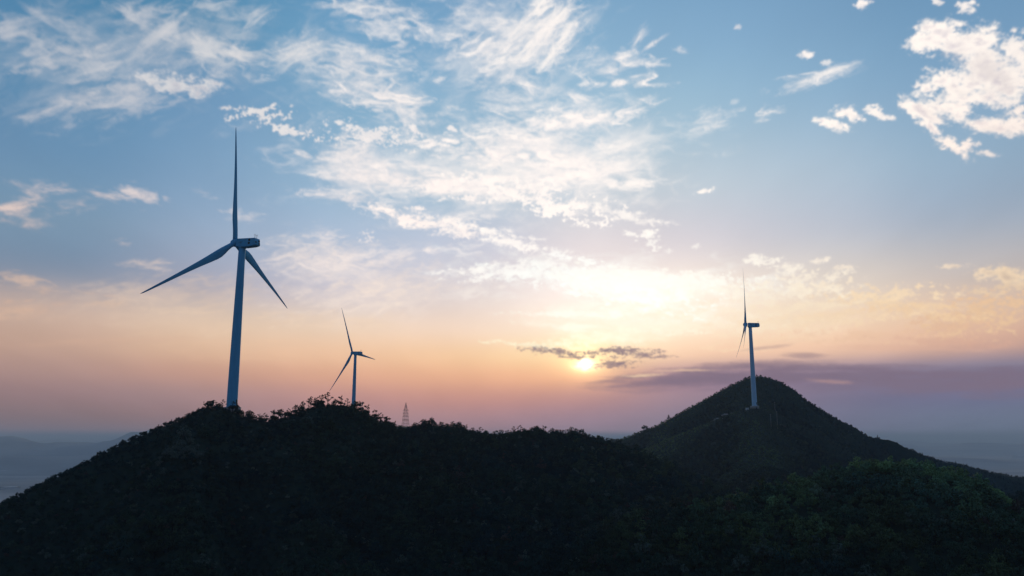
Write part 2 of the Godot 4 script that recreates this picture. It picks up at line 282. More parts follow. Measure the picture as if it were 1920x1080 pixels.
		["streak", [9.1, 4.5, 1.62, 0.11, 2, 0.70,  12.4, 4.8, 2.37, 0.11, -0, 0.60,  21.7, 3.8, 1.49, 0.18, -4, 0.30,  -16.9, 5.5, 2.11, 0.15, 2, 0.50,  -15.7, 6.5, 2.87, 0.26, 2, 0.35,  -12.1, 7.9, 4.07, 0.45, 3, 0.40,  -26.1, 6.3, 3.81, 0.27, 5, 0.25,  26.3, 5.8, 3.84, 0.27, -5, 0.30,  19.2, 6.6, 3.98, 0.22, -0, 0.30,  30.8, 5.7, 2.48, 0.20, -0, 0.30]],
	]:
		var n: Array = group[1]
		for i in n.size() / 6:
			out.append([group[0], n.slice(i * 6, i * 6 + 6)])
	return out


func clouds(f: PackedFloat32Array, w: int, h: int, az0: float, el1: float, step: float, patches: Array, lit: Array) -> void:
	var n := FastNoiseLite.new()
	n.seed = 11
	n.noise_type = FastNoiseLite.TYPE_SIMPLEX_SMOOTH
	n.frequency = 1.0
	n.fractal_octaves = 6
	n.fractal_gain = 0.6
	n.fractal_lacunarity = 2.05
	var bend := FastNoiseLite.new()
	bend.seed = 23
	bend.frequency = 1.0
	bend.fractal_octaves = 2
	var grain := FastNoiseLite.new()
	grain.seed = 37
	grain.frequency = 1.0
	grain.fractal_octaves = 3
	grain.fractal_gain = 0.65
	var bulge := FastNoiseLite.new()
	bulge.seed = 43
	bulge.noise_type = FastNoiseLite.TYPE_CELLULAR
	bulge.cellular_return_type = FastNoiseLite.RETURN_DISTANCE
	bulge.cellular_jitter = 0.95
	bulge.frequency = 1.0
	bulge.fractal_octaves = 3
	bulge.fractal_gain = 0.5
	# frequency along and across, pull of the noise, threshold, softness, reach, how far the noise is bent, pull and frequency of the finest grain, roundness
	var looks := {
		"cirrus": [0.23, 0.52, 1.3, 0.08, 1.6, 1.28, 0.6, 0.11, 1.7, 0.0], "puff": [0.42, 0.60, 0.80, 0.05, 0.75, 1.22, 0.2, 0.36, 2.6, 0.55], "veil": [0.16, 0.30, 0.9, 0.02, 1.25, 1.1, 0.6, 0.15, 0.8, 0.0],
		"speckle": [0.50, 0.75, 1.5, 0.42, 0.65, 1.1, 0.3, 0.9, 2.0, 0.7], "ripple": [0.45, 0.8, 1.05, 0.06, 0.95, 1.2, 0.35, 0.5, 1.8, 0.3], "rag": [0.5, 1.4, 1.2, 0.14, 0.8, 1.25, 0.4, 0.6, 2.2, 0.3], "core": [0.35, 0.45, 0.9, 0.0, 1.3, 1.2, 0.3, 0.2, 1.6, 0.2], "streak": [0.12, 0.9, 0.7, 0.05, 0.8, 1.2, 0.3, 0.15, 1.0, 0.0], "bank": [0.12, 0.8, 0.42, 0.0, 0.9, 1.2, 0.3, 0.12, 1.0, 0.0],
	}
	var index := 0
	for patch in patches:
		index += 1
		var look: Array = looks[patch[0]]
		var p: Array = patch[1]
		var a0: float = p[0]
		var e0: float = p[1]
		var ce := cos(deg_to_rad(e0))
		var ra: float = p[2] * look[5] * 1.18
		var re: float = p[3] * look[5] * 1.18
		var ca := cos(deg_to_rad(p[4]))
		var sa := sin(deg_to_rad(p[4]))
		var hx := sqrt(ra * ra * ca * ca + re * re * sa * sa) * 1.3 / ce
		var hy := sqrt(ra * ra * sa * sa + re * re * ca * ca) * 1.3
		var i0 := maxi(0, int((a0 - hx - az0) / step))
		var i1 := mini(w - 1, int((a0 + hx - az0) / step))
		var j0 := maxi(0, int((el1 - e0 - hy) / step))
		var j1 := mini(h - 1, int((el1 - e0 + hy) / step))
		var fine := 1.0 + 4.0 / (e0 + 6.0)          # farther clouds show smaller
		var small := clampf(1.6 / ra, 1.0, 2.2)     # and small ones have smaller features
		var flat := 1.0 + 4.0 / (e0 + 4.0)
		var fu: float = look[0] * fine * small
		var fv: float = look[1] * fine * flat * small
		var pull: float = look[2]
		var least: float = look[3]
		var soft: float = look[4]
		if patch[0] == "cirrus" and p[5] > 0.93:
			soft = 1.25
		var bent: float = look[6]
		var gritty: float = look[7]
		var gf: float = look[8] * fine
		var round_: float = look[9]
		var so := fposmod(a0 * 37.31 + e0 * 91.7, 900.0)
		var kind: String = patch[0]
		var strength: float = p[5]
		var c := pick(lit, CLOUD_AZ, a0, e0)
		if kind == "core":      # the grey middle of a thick cloud
			c = Color(c.r * 0.66, c.g * 0.66, c.b * 0.72)
		for j in range(j0, j1 + 1):
			var el := el1 - (j + 0.5) * step
			for i in range(i0, i1 + 1):
				var du := (az0 + (i + 0.5) * step - a0) * ce
				var dv := el - e0
				var u := du * ca + dv * sa
				var v := dv * ca - du * sa
				var r := sqrt(u * u / (ra * ra) + v * v / (re * re))
				if r > 1.28:
					continue
				var bu := bend.get_noise_2d(u * fu * 1.3 + so, v * fv * 1.3)
				var x := n.get_noise_2d(u * fu + so * 3.1 + bu * bent, v * fv - so + bu * bent * 0.7)
				var g := grain.get_noise_2d(u * gf + so + x, v * gf * flat + bu)
				if round_ > 0.0:
					x += round_ * (-0.4 - bulge.get_noise_2d(u * fu * 3.2 + bu * 0.6 + so, v * fv * 2.6))
				var d := 1.0 - r + 0.3 * bu + pull * x + gritty * g - least
				if d <= 0.0:
					continue
				var s := minf(d / soft, 1.0)
				var a := strength * s * s * (3.0 - 2.0 * s) * minf(1.0, (1.28 - r) * 4.0)
				var at := (j * w + i) * 3
				if kind == "bank" or kind == "rag":
					a *= 0.85
					f[at] = lerpf(f[at], 0.215, a)
					f[at + 1] = lerpf(f[at + 1], 0.155, a)
					f[at + 2] = lerpf(f[at + 2], 0.215, a)
				else:
					var k := 0.975 + 0.09 * x + 0.05 * g
					if kind == "puff" and ra > 0.9:      # thick middles are greyer than the edges the sun shines through
						k = clampf(1.0 - 0.30 * smoothstep(0.6, 1.7, d + 0.8 * bu) + 0.16 * x + 0.14 * g, 0.62, 1.03)
					f[at] = lerpf(f[at], c.r * k, a)
					f[at + 1] = lerpf(f[at + 1], c.g * k, a)
					f[at + 2] = lerpf(f[at + 2], c.b * (k + (1.0 - k) * 0.3), a)


# the sun itself, behind thin cloud, and the glow round it
func sun_glow(f: PackedFloat32Array, w: int, h: int, az0: float, el1: float, step: float) -> void:
	var n := FastNoiseLite.new()
	n.seed = 19
	n.frequency = 1.0
	n.fractal_octaves = 4
	for j in h:
		var el := el1 - (j + 0.5) * step
		if el > 26.0:
			continue
		for i in w:
			var az := az0 + (i + 0.5) * step
			if absf(az - 6.0) > 32.0:
				continue
			var dx := az - 5.25
			var dy := el - 5.35
			var ragged := 1.0 + 0.9 * n.get_noise_2d(az * 1.6, el * 4.0)
			var disc := (exp(-(dx * dx / 0.09 + (dy - 0.1) * (dy - 0.1) / 0.10)) + exp(-(dx * dx / 0.5 + (dy + 0.12) * (dy + 0.12) / 0.09)) * 0.8) * 1.5 * ragged
			var core := exp(-(dx * dx / 1.3 + dy * dy / 0.6)) * 0.55 + exp(-(dx * dx / 5.0 + (dy - 0.3) * (dy - 0.3) / 1.8)) * 0.30
			var gx := az - 9.9
			var gy := el - 10.6
			var wide := exp(-(gx * gx / 26.0 + gy * gy / 4.5)) * 0.07 + exp(-((az - 7.0) * (az - 7.0) / 60.0 + (el - 8.6) * (el - 8.6) / 9.0)) * 0.18
			var at := (j * w + i) * 3
			f[at] += disc + core + wide
			f[at + 1] += disc * 0.93 + core * 0.72 + wide * 0.92
			f[at + 2] += disc * 0.7 + core * 0.25 + wide * 0.78


# ---------------------------------------------------------------- helpers

func numbered(called: String) -> String:
	var n: int = taken.get(called, -1) + 1
	taken[called] = n
	return called if n == 0 else "%s_%03d" % [called, n]


func tag(o: Node3D, label: String, category := "", group := "", kind := "") -> Node3D:
	if label:
		o.set_meta("label", label)
	if category:
		o.set_meta("category", category)
	if group:
		o.set_meta("group", group)
	if kind:
		o.set_meta("kind", kind)
	return o


func thing(called: String, at: Vector3, label: String, category: String, group := "") -> Node3D:
	var o := Node3D.new()
	o.name = numbered(called)
	o.position = at
	add_child(o)
	tag(o, label, category, group)
	return o


func part(called: String, mesh: Mesh, m: Material, under: Node3D, t := Transform3D.IDENTITY) -> MeshInstance3D:
	var o := MeshInstance3D.new()
	o.name = called
	o.mesh = mesh
	o.material_override = m
	o.transform = t
	under.add_child(o, true)
	return o


func begin() -> SurfaceTool:
	var st := SurfaceTool.new()
	st.begin(Mesh.PRIMITIVE_TRIANGLES)
	return st


func quad(st: SurfaceTool, a: Vector3, b: Vector3, c: Vector3, d: Vector3) -> void:
	for v in [a, b, c, a, c, d]:
		st.add_vertex(v)


# a round bar from a to b
func bar(st: SurfaceTool, a: Vector3, b: Vector3, ra: float, rb: float, sides := 6) -> void:
	var d := (b - a).normalized()
	var s := d.cross(Vector3.RIGHT if absf(d.x) < 0.8 else Vector3.UP).normalized()
	var t := d.cross(s)
	for k in sides:
		var p := s * cos(TAU * k / sides) + t * sin(TAU * k / sides)
		var q := s * cos(TAU * (k + 1) / sides) + t * sin(TAU * (k + 1) / sides)
		quad(st, a + p * ra, b + p * rb, b + q * rb, a + q * ra)
		for v in [b, b + q * rb, b + p * rb, a, a + p * ra, a + q * ra]:
			st.add_vertex(v)


func done(st: SurfaceTool, smooth := false) -> ArrayMesh:
	if smooth:
		st.index()
	st.generate_normals()
	return st.commit()


# rings of points joined into a smooth skin, closed at both ends
func skin(rings: Array) -> ArrayMesh:
	var st := begin()
	st.set_smooth_group(0)
	var n: int = rings[0].size()
	for i in rings.size() - 1:
		for k in n:
			var k2 := (k + 1) % n
			quad(st, rings[i][k], rings[i + 1][k], rings[i + 1][k2], rings[i][k2])
	for e in [0, rings.size() - 1]:
		var mid := Vector3.ZERO
		for v in rings[e]:
			mid += v / n
		for k in n:
			var k2 := (k + 1) % n
			st.set_smooth_group(0)
			for v in ([mid, rings[e][k], rings[e][k2]] if e == 0 else [mid, rings[e][k2], rings[e][k]]):
				st.add_vertex(v)
	return done(st, true)


func lathe(profile: Array, sides := 32) -> ArrayMesh:
	var rings := []
	for p in profile:
		var ring := []
		for k in sides:
			ring.append(Vector3(p.x * cos(TAU * k / sides), p.y, p.x * sin(TAU * k / sides)))
		rings.append(ring)
	return skin(rings)


func noise_picture(size: int, freq: float, seeded: int, lo: Color, hi: Color, octaves := 5) -> ImageTexture:
	var n := FastNoiseLite.new()
	n.seed = seeded
	n.frequency = freq
	n.fractal_octaves = octaves
	var im := n.get_seamless_image(size, size)
	var out := Image.create(size, size, false, Image.FORMAT_RGB8)
	for y in size:
		for x in size:
			out.set_pixel(x, y, lo.lerp(hi, im.get_pixel(x, y).r).linear_to_srgb())
	return ImageTexture.create_from_image(out)


func plain_material(c: Color, rough: float, spec := 0.5) -> StandardMaterial3D:
	var m := StandardMaterial3D.new()
	m.albedo_color = c.linear_to_srgb()
	m.roughness = rough
	m.metallic_specular = spec
	return m


func materials() -> void:
	paint = plain_material(Color(0.12, 0.44, 0.64), 0.7, 0.25)
	paint.uv1_triplanar = true
	paint.uv1_scale = Vector3(0.11, 0.045, 0.11)
	paint.albedo_texture = noise_picture(128, 0.03, 3, Color(0.86, 0.86, 0.86), Color(1.0, 1.0, 1.0))
	lit_paint = paint.duplicate()  # same paint lightened for the right tower, stronger light put into its colour
	lit_paint.albedo_color = Color(0.42, 0.66, 0.80).linear_to_srgb()
	dark = plain_material(Color(0.012, 0.014, 0.016), 0.6)
	steel = plain_material(Color(0.10, 0.10, 0.11), 0.55)
	leaf = plain_material(Color.WHITE, 0.9, 0.15)
	leaf.vertex_color_use_as_albedo = true
	leaf.cull_mode = BaseMaterial3D.CULL_DISABLED
	bark = plain_material(Color(0.022, 0.02, 0.017), 0.95, 0.1)


# ---------------------------------------------------------------- ground

func hills() -> void:
	# front slope, back slope, how round the crest is, and the crest's points
	var ridges := [
		[.32, .6, 10, [Vector3(-209.9, 209.6, -241.5), Vector3(-196.3, 221.6, -265.3), Vector3(-185.2, 228.8, -282.8), Vector3(-181.5, 233.9, -293.4), Vector3(-178.5, 238.3, -303.4), Vector3(-175.4, 242.8, -314.4), Vector3(-171.7, 248.0, -325.5), Vector3(-166.7, 253.5, -335.9), Vector3(-162.5, 258.4, -344.6), Vector3(-157.8, 262.8, -353.4), Vector3(-151.7, 266.9, -360.4), Vector3(-146.9, 269.6, -365.6), Vector3(-140.9, 274.2, -367.9), Vector3(-135.3, 274.5, -369.0), Vector3(-129.4, 273.4, -370.0), Vector3(-124.7, 271.9, -370.6), Vector3(-121.6, 270.2, -370.6), Vector3(-117.9, 269.1, -372.8), Vector3(-109.1, 268.2, -376.5), Vector3(-103.9, 270.3, -380.0), Vector3(-98.7, 273.4, -383.5), Vector3(-92.5, 275.9, -389.1), Vector3(-86.1, 276.2, -394.7), Vector3(-79.0, 274.0, -399.3), Vector3(-71.8, 271.3, -403.7), Vector3(-68.3, 269.5, -405.3), Vector3(-65.8, 267.5, -406.7), Vector3(-63.9, 263.2, -407.0), Vector3(-62.1, 255.6, -407.3), Vector3(-58.9, 243.9, -407.8)]],  # left summit ridge
		[.26, .55, 12, [Vector3(-75.0, 251.0, -425.4), Vector3(-64.1, 256.4, -435.3), Vector3(-60.4, 260.1, -442.9), Vector3(-57.7, 263.3, -448.3), Vector3(-50.5, 266.0, -452.2), Vector3(-43.4, 265.7, -455.9), Vector3(-30.1, 264.3, -459.0), Vector3(-21.2, 262.2, -460.5), Vector3(-12.1, 259.9, -461.8), Vector3(-4.6, 260.8, -463.0), Vector3(6.1, 262.9, -465.0), Vector3(15.3, 262.6, -465.7), Vector3(24.5, 262.0, -467.4), Vector3(36.8, 260.8, -467.6), Vector3(48.8, 258.4, -465.5), Vector3(57.3, 255.7, -460.5), Vector3(64.7, 251.7, -450.4), Vector3(70.2, 247.4, -439.4), Vector3(74.4, 242.9, -423.5), Vector3(78.8, 237.0, -392.2), Vector3(81.6, 232.3, -360.9), Vector3(80.6, 228.9, -325.2), Vector3(78.0, 225.8, -289.7)]],  # middle ridge
		[.34, .5, 22, [Vector3(22.8, 224.2, -223.8), Vector3(36.2, 231.9, -235.2), Vector3(50.9, 237.3, -246.8), Vector3(61.5, 238.7, -250.6), Vector3(72.2, 239.3, -253.9), Vector3(81.4, 242.3, -256.4), Vector3(90.3, 244.4, -257.6), Vector3(100.7, 247.6, -258.1), Vector3(110.6, 249.8, -257.2), Vector3(120.2, 250.4, -256.2), Vector3(129.5, 249.0, -255.0), Vector3(138.9, 245.6, -254.6), Vector3(145.8, 241.7, -253.0), Vector3(151.4, 238.5, -252.0), Vector3(155.6, 234.7, -251.8), Vector3(166.1, 225.8, -249.8), Vector3(180.2, 210.6, -246.1)]],  # right mound
		[.5, .5, 22, [Vector3(81.4, 254.7, -956.5), Vector3(104.0, 258.3, -934.2), Vector3(121.5, 260.1, -927.1), Vector3(145.5, 268.4, -923.6), Vector3(162.4, 275.0, -921.8), Vector3(175.9, 281.5, -921.4), Vector3(191.2, 289.9, -920.4), Vector3(206.6, 298.3, -920.1), Vector3(222.1, 306.7, -919.6), Vector3(237.3, 315.1, -917.8), Vector3(254.1, 323.4, -915.4), Vector3(267.0, 329.2, -912.8), Vector3(281.3, 331.4, -909.5), Vector3(295.1, 327.5, -906.2), Vector3(309.4, 319.1, -905.6), Vector3(323.7, 306.6, -905.9), Vector3(338.3, 295.3, -907.0), Vector3(353.2, 285.3, -908.8), Vector3(369.1, 274.2, -913.2), Vector3(387.1, 264.8, -922.0), Vector3(405.6, 261.3, -930.4), Vector3(424.3, 258.3, -938.6), Vector3(442.9, 253.5, -946.5), Vector3(461.5, 246.7, -954.2), Vector3(480.4, 241.7, -961.7), Vector3(499.3, 236.0, -968.9), Vector3(518.5, 234.0, -975.8), Vector3(537.7, 230.7, -982.5), Vector3(556.9, 226.1, -989.0), Vector3(576.2, 222.2, -995.2), Vector3(605.5, 217.3, -1007.0), Vector3(635.0, 213.6, -1018.2), Vector3(693.4, 204.8, -1028.0), Vector3(791.0, 169.0, -1031.7)]],  # far peak
		[.62, .7, 16, [Vector3(256.5, 304.3, -850.2), Vector3(247.1, 296.0, -825.8), Vector3(235.6, 288.8, -793.8), Vector3(228.3, 283.3, -766.7), Vector3(222.1, 272.6, -726.8), Vector3(206.8, 257.3, -658.3), Vector3(187.1, 242.4, -591.1), Vector3(162.0, 232.8, -520.4), Vector3(133.9, 227.8, -450.5)]],  # tower shoulder
		[.5, .42, 12, [Vector3(236.9, 287.7, -791.3), Vector3(250.5, 285.1, -775.5), Vector3(267.6, 272.6, -753.9), Vector3(281.4, 255.2, -716.7), Vector3(292.4, 240.6, -679.8), Vector3(299.7, 228.2, -632.6)]],  # right spur
		[.5, .42, 12, [Vector3(232.0, 285.7, -792.7), Vector3(207.5, 279.9, -788.1), Vector3(179.3, 271.1, -779.7), Vector3(148.5, 259.9, -755.5), Vector3(122.8, 247.1, -709.5), Vector3(102.7, 234.2, -631.7)]],  # left spur
		[.4, .5, 16, [Vector3(-257.4, 255.7, -893.7), Vector3(-241.3, 269.9, -918.8), Vector3(-223.4, 277.5, -943.9), Vector3(-202.9, 281.0, -963.9), Vector3(-179.3, 280.6, -973.6), Vector3(-155.9, 279.7, -987.8), Vector3(-131.6, 276.1, -1001.4), Vector3(-106.6, 271.1, -1014.4), Vector3(-67.3, 260.6, -1027.8), Vector3(-13.6, 242.0, -1039.9)]],  # blue ridge
		[.45, .5, 15, [Vector3(229.3, 215.8, -410.3), Vector3(245.3, 221.0, -418.4), Vector3(262.0, 224.7, -431.7), Vector3(279.0, 227.6, -444.8), Vector3(308.7, 230.5, -467.2), Vector3(348.5, 232.4, -488.4), Vector3(392.3, 223.6, -505.6)]],  # right edge knoll
	]
	var boxes := []
	for r in ridges:
		var b := AABB(r[3][0], Vector3.ZERO)
		for p in r[3]:
			b = b.expand(p)
		boxes.append(b.grow(560.0))
	var fold := FastNoiseLite.new()
	fold.seed = 12
	fold.frequency = 0.0075
	fold.fractal_type = FastNoiseLite.FRACTAL_RIDGED
	fold.fractal_octaves = 3
	var lump := FastNoiseLite.new()
	lump.seed = 4
	lump.frequency = 0.009
	lump.fractal_octaves = 4
	heights.resize(gnx * gnz)
	for j in gnz:
		var z := gz0 + j * cell
		for i in gnx:
			var x := gx0 + i * cell
			var here := Vector2(x, z)
			var far := here.length()
			var total := 0.0
			var nearest := 1e9
			for k in ridges.size():
				var box: AABB = boxes[k]
				if x < box.position.x or x > box.end.x or z < box.position.z or z > box.end.z:
					continue
				var r: Array = ridges[k]
				var pts: Array = r[3]
				var hh := -1e9
				for q in pts.size() - 1:
					var a: Vector3 = pts[q]
					var b: Vector3 = pts[q + 1]
					var ax := x - a.x
					var az := z - a.z
					var bx := b.x - a.x
					var bz := b.z - a.z
					var long := sqrt(bx * bx + bz * bz)
					var s := (ax * bx + az * bz) / long
					var t := clampf(s / long, 0.0, 1.0)
					var past := s - t * long                      # beyond the segment's ends
					var across := absf(ax * bz - az * bx) / long
					nearest = minf(nearest, across * across + past * past)
					var away := sqrt((a.x + bx * t) * (a.x + bx * t) + (a.z + bz * t) * (a.z + bz * t)) - far
					var slope: float = lerpf(r[1], r[0], clampf(away / (across + absf(past) + 8.0), -1.0, 1.0) * 0.5 + 0.5)
					hh = maxf(hh, a.y + (b.y - a.y) * t - slope * (sqrt(across * across + r[2] * r[2]) - r[2]) - 1.15 * absf(past))
				total += exp((hh - 250.0) * 0.28)
			var h := -4.0 if total <= 0.0 else log(total) / 0.28 + 250.0
			nearest = sqrt(nearest)
			h += lump.get_noise_2d(x, z) * 12.0 * smoothstep(8.0, 90.0, nearest) + lump.get_noise_2d(x * 3.5, z * 3.5) * 3.0 * smoothstep(4.0, 30.0, nearest)
			if far > 560.0 and x > 0.0:      # gullies down the far hill
				h += (fold.get_noise_2d(x, z * 0.7) - 0.35) * 17.0 * smoothstep(14.0, 80.0, nearest) * smoothstep(560.0, 640.0, far)
			heights[j * gnx + i] = maxf(h, -4.0)
	var st := begin()
	st.set_smooth_group(0)
	for j in gnz:
		for i in gnx:
			st.add_vertex(Vector3(gx0 + i * cell, heights[j * gnx + i], gz0 + j * cell))
	for j in gnz - 1:
		for i in gnx - 1:
			var a := j * gnx + i
			for q in [a, a + 1, a + gnx + 1, a, a + gnx + 1, a + gnx]:
				st.add_index(q)
	st.generate_normals()
	var m := plain_material(Color.WHITE, 1.0, 0.1)
	m.uv1_triplanar = true
	m.uv1_world_triplanar = true
	m.uv1_scale = Vector3.ONE * 0.021
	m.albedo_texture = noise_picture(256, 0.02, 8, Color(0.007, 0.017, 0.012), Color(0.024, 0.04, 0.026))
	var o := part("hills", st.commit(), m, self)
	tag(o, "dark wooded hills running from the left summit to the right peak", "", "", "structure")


func ground(x: float, z: float) -> float:
	var u := clampf((x - gx0) / cell, 0.0, gnx - 1.001)
	var v := clampf((z - gz0) / cell, 0.0, gnz - 1.001)
	var i := int(u)
	var j := int(v)
	var at := j * gnx + i
	var a := lerpf(heights[at], heights[at + 1], u - i)
	var b := lerpf(heights[at + gnx], heights[at + gnx + 1], u - i)
	return lerpf(a, b, v - j)


func plain() -> void:
	var st := begin()
	var m := plain_material(Color.WHITE, 0.9, 0.2)
	m.albedo_texture = noise_picture(512, 0.012, 21, Color(0.06, 0.10, 0.12), Color(0.40, 0.40, 0.36), 6)
	m.uv1_triplanar = true
	m.uv1_world_triplanar = true
	m.uv1_scale = Vector3(0.00009, 0.00009, 0.00021)
	quad(st, Vector3(-52000, 0, -60000), Vector3(52000, 0, -60000), Vector3(52000, 0, 9000), Vector3(-52000, 0, 9000))
	tag(part("plain", done(st), m, self), "hazy lowland plain far below the hills", "", "", "structure")
	# low ranges far across the plain
	var n := FastNoiseLite.new()
	n.seed = 31
	n.frequency = 0.00022
	n.fractal_octaves = 5
	for spec in [["distant_mountains", -17500.0, 800.0, -10500.0, 440.0, 1500.0, "low blue mountains across the plain on the left"], ["distant_hills", -9000.0, 17000.0, -17500.0, 225.0, 2600.0, "faint low coastal hills on the right horizon"], ["distant_hills", -17000.0, 17000.0, -24000.0, 262.0, 3000.0, "faintest line of hills on the horizon"], ["distant_hills", -11000.0, -1500.0, -7600.0, 150.0, 900.0, "nearer low rise on the plain at left"], ["distant_hills", 3000.0, 13000.0, -8800.0, 95.0, 1200.0, "nearer low rise on the plain at right"]]:
		var s := begin()
		s.set_smooth_group(0)
		var nx := 220
		var nz := 16
		for j in nz:
			for i in nx:
				var x: float = lerpf(spec[1], spec[2], i / (nx - 1.0))
				var v := j / (nz - 1.0)
				var z: float = spec[3] + (v - 0.5) * spec[5] * 2.0
				var ends := smoothstep(0.0, 0.12, i / (nx - 1.0)) * smoothstep(1.0, 0.8, i / (nx - 1.0))
				var y: float = spec[4] * sin(PI * v) * ends * (0.80 + 0.75 * n.get_noise_2d(x * 1.4, z * 1.5 + spec[3]) + 0.12 * n.get_noise_2d(x * 6.0, z * 6.0)) - 3.0
				s.add_vertex(Vector3(x, y, z))
		for j in nz - 1:
			for i in nx - 1:
				var a := j * nx + i
				for q in [a, a + nx + 1, a + 1, a, a + nx, a + nx + 1]:
					s.add_index(q)
		s.generate_normals()
		tag(part(numbered(spec[0]), s.commit(), m, self), spec[6], "", "", "structure")


# ---------------------------------------------------------------- wind turbines

func blade_mesh() -> ArrayMesh:
	# along +y; x towards the trailing edge, z towards the wind
	var rings := []
	for s in [[1.2, 2.3, 1.0, 0.5], [3.2, 2.3, 1.0, 0.5], [5.5, 2.75, 0.8, 0.44], [8.0, 3.5, 0.55, 0.36], [11.0, 4.05, 0.40, 0.31], [13.5, 4.0, 0.33, 0.29], [18.0, 3.45, 0.28, 0.28], [24.0, 2.75, 0.24, 0.28], [31.0, 2.15, 0.21, 0.28], [39.0, 1.65, 0.19, 0.28], [47.0, 1.2, 0.18, 0.28], [53.0, 0.85, 0.17, 0.28], [56.5, 0.55, 0.17, 0.3], [57.7, 0.28, 0.17, 0.4], [58.0, 0.08, 0.2, 0.5]]:
		var ring := []
		var twist: float = deg_to_rad(13.0 * pow(1.0 - s[0] / 58.0, 2.0) + 1.0)
		var bend: float = 1.6 * pow(s[0] / 58.0, 2.2)
		for k in 20:
			var a := TAU * k / 20
			var c: float = 0.5 - 0.5 * cos(a)            # 0 at the leading edge
			var sharp: float = clampf((1.0 - s[2]) * 1.5, 0.0, 1.0)
			var thick: float = sin(a) * 0.5 * s[2] * lerpf(1.0, 1.25 * (1.0 - 0.75 * c), sharp)
			var x: float = (c - s[3]) * s[1]
			var z: float = thick * s[1]
			ring.append(Vector3(x * cos(twist) + z * sin(twist), s[0], z * cos(twist) - x * sin(twist) + bend))
		rings.append(ring)
	return skin(rings)


# side view of the nacelle's housing pulled across its width, all edges bevelled; +z is the nose, y up
func nacelle_mesh() -> ArrayMesh:
	var rings := []
	var outline := [Vector2(2.1, -2.05), Vector2(2.1, 1.75), Vector2(-8.6, 2.15), Vector2(-9.3, -1.15), Vector2(-7.7, -1.75), Vector2(-2.5, -2.3)]
	for s in [[-1.95, 0.14], [-1.9, 0.05], [-1.8, 0.0], [1.8, 0.0], [1.9, 0.05], [1.95, 0.14]]:
		var ring := []
		for k in outline.size():
			var p: Vector2 = outline[k]
			var before: Vector2 = (outline[(k + outline.size() - 1) % outline.size()] - p).normalized()
			var after: Vector2 = (outline[(k + 1) % outline.size()] - p).normalized()
			var inward: Vector2 = (before + after).normalized() * s[1]
			for e in [before * 0.12, after * 0.12]:
				var q: Vector2 = p + e + inward
				ring.append(Vector3(s[0], q.y, q.x))
		rings.append(ring)
	var st := begin()
	var n: int = rings[0].size()
	for i in rings.size() - 1:
		for k in n:
			var k2 := (k + 1) % n
			quad(st, rings[i][k], rings[i][k2], rings[i + 1][k2], rings[i + 1][k])
	for e in [0, rings.size() - 1]:
		for k in range(1, n - 1):
			for v in ([rings[e][0], rings[e][k + 1], rings[e][k]] if e == 0 else [rings[e][0], rings[e][k], rings[e][k + 1]]):
				st.set_smooth_group(-1)
				st.add_vertex(v)
	return done(st)


func disc(r: float, deep: float) -> CylinderMesh:
	var c := CylinderMesh.new()
	c.top_radius = r
	c.bottom_radius = r
	c.height = deep
	c.radial_segments = 20
	c.rings = 1
	return c


func box(x: float, y: float, z: float) -> BoxMesh:
	var b := BoxMesh.new()
	b.size = Vector3(x, y, z)
	return b


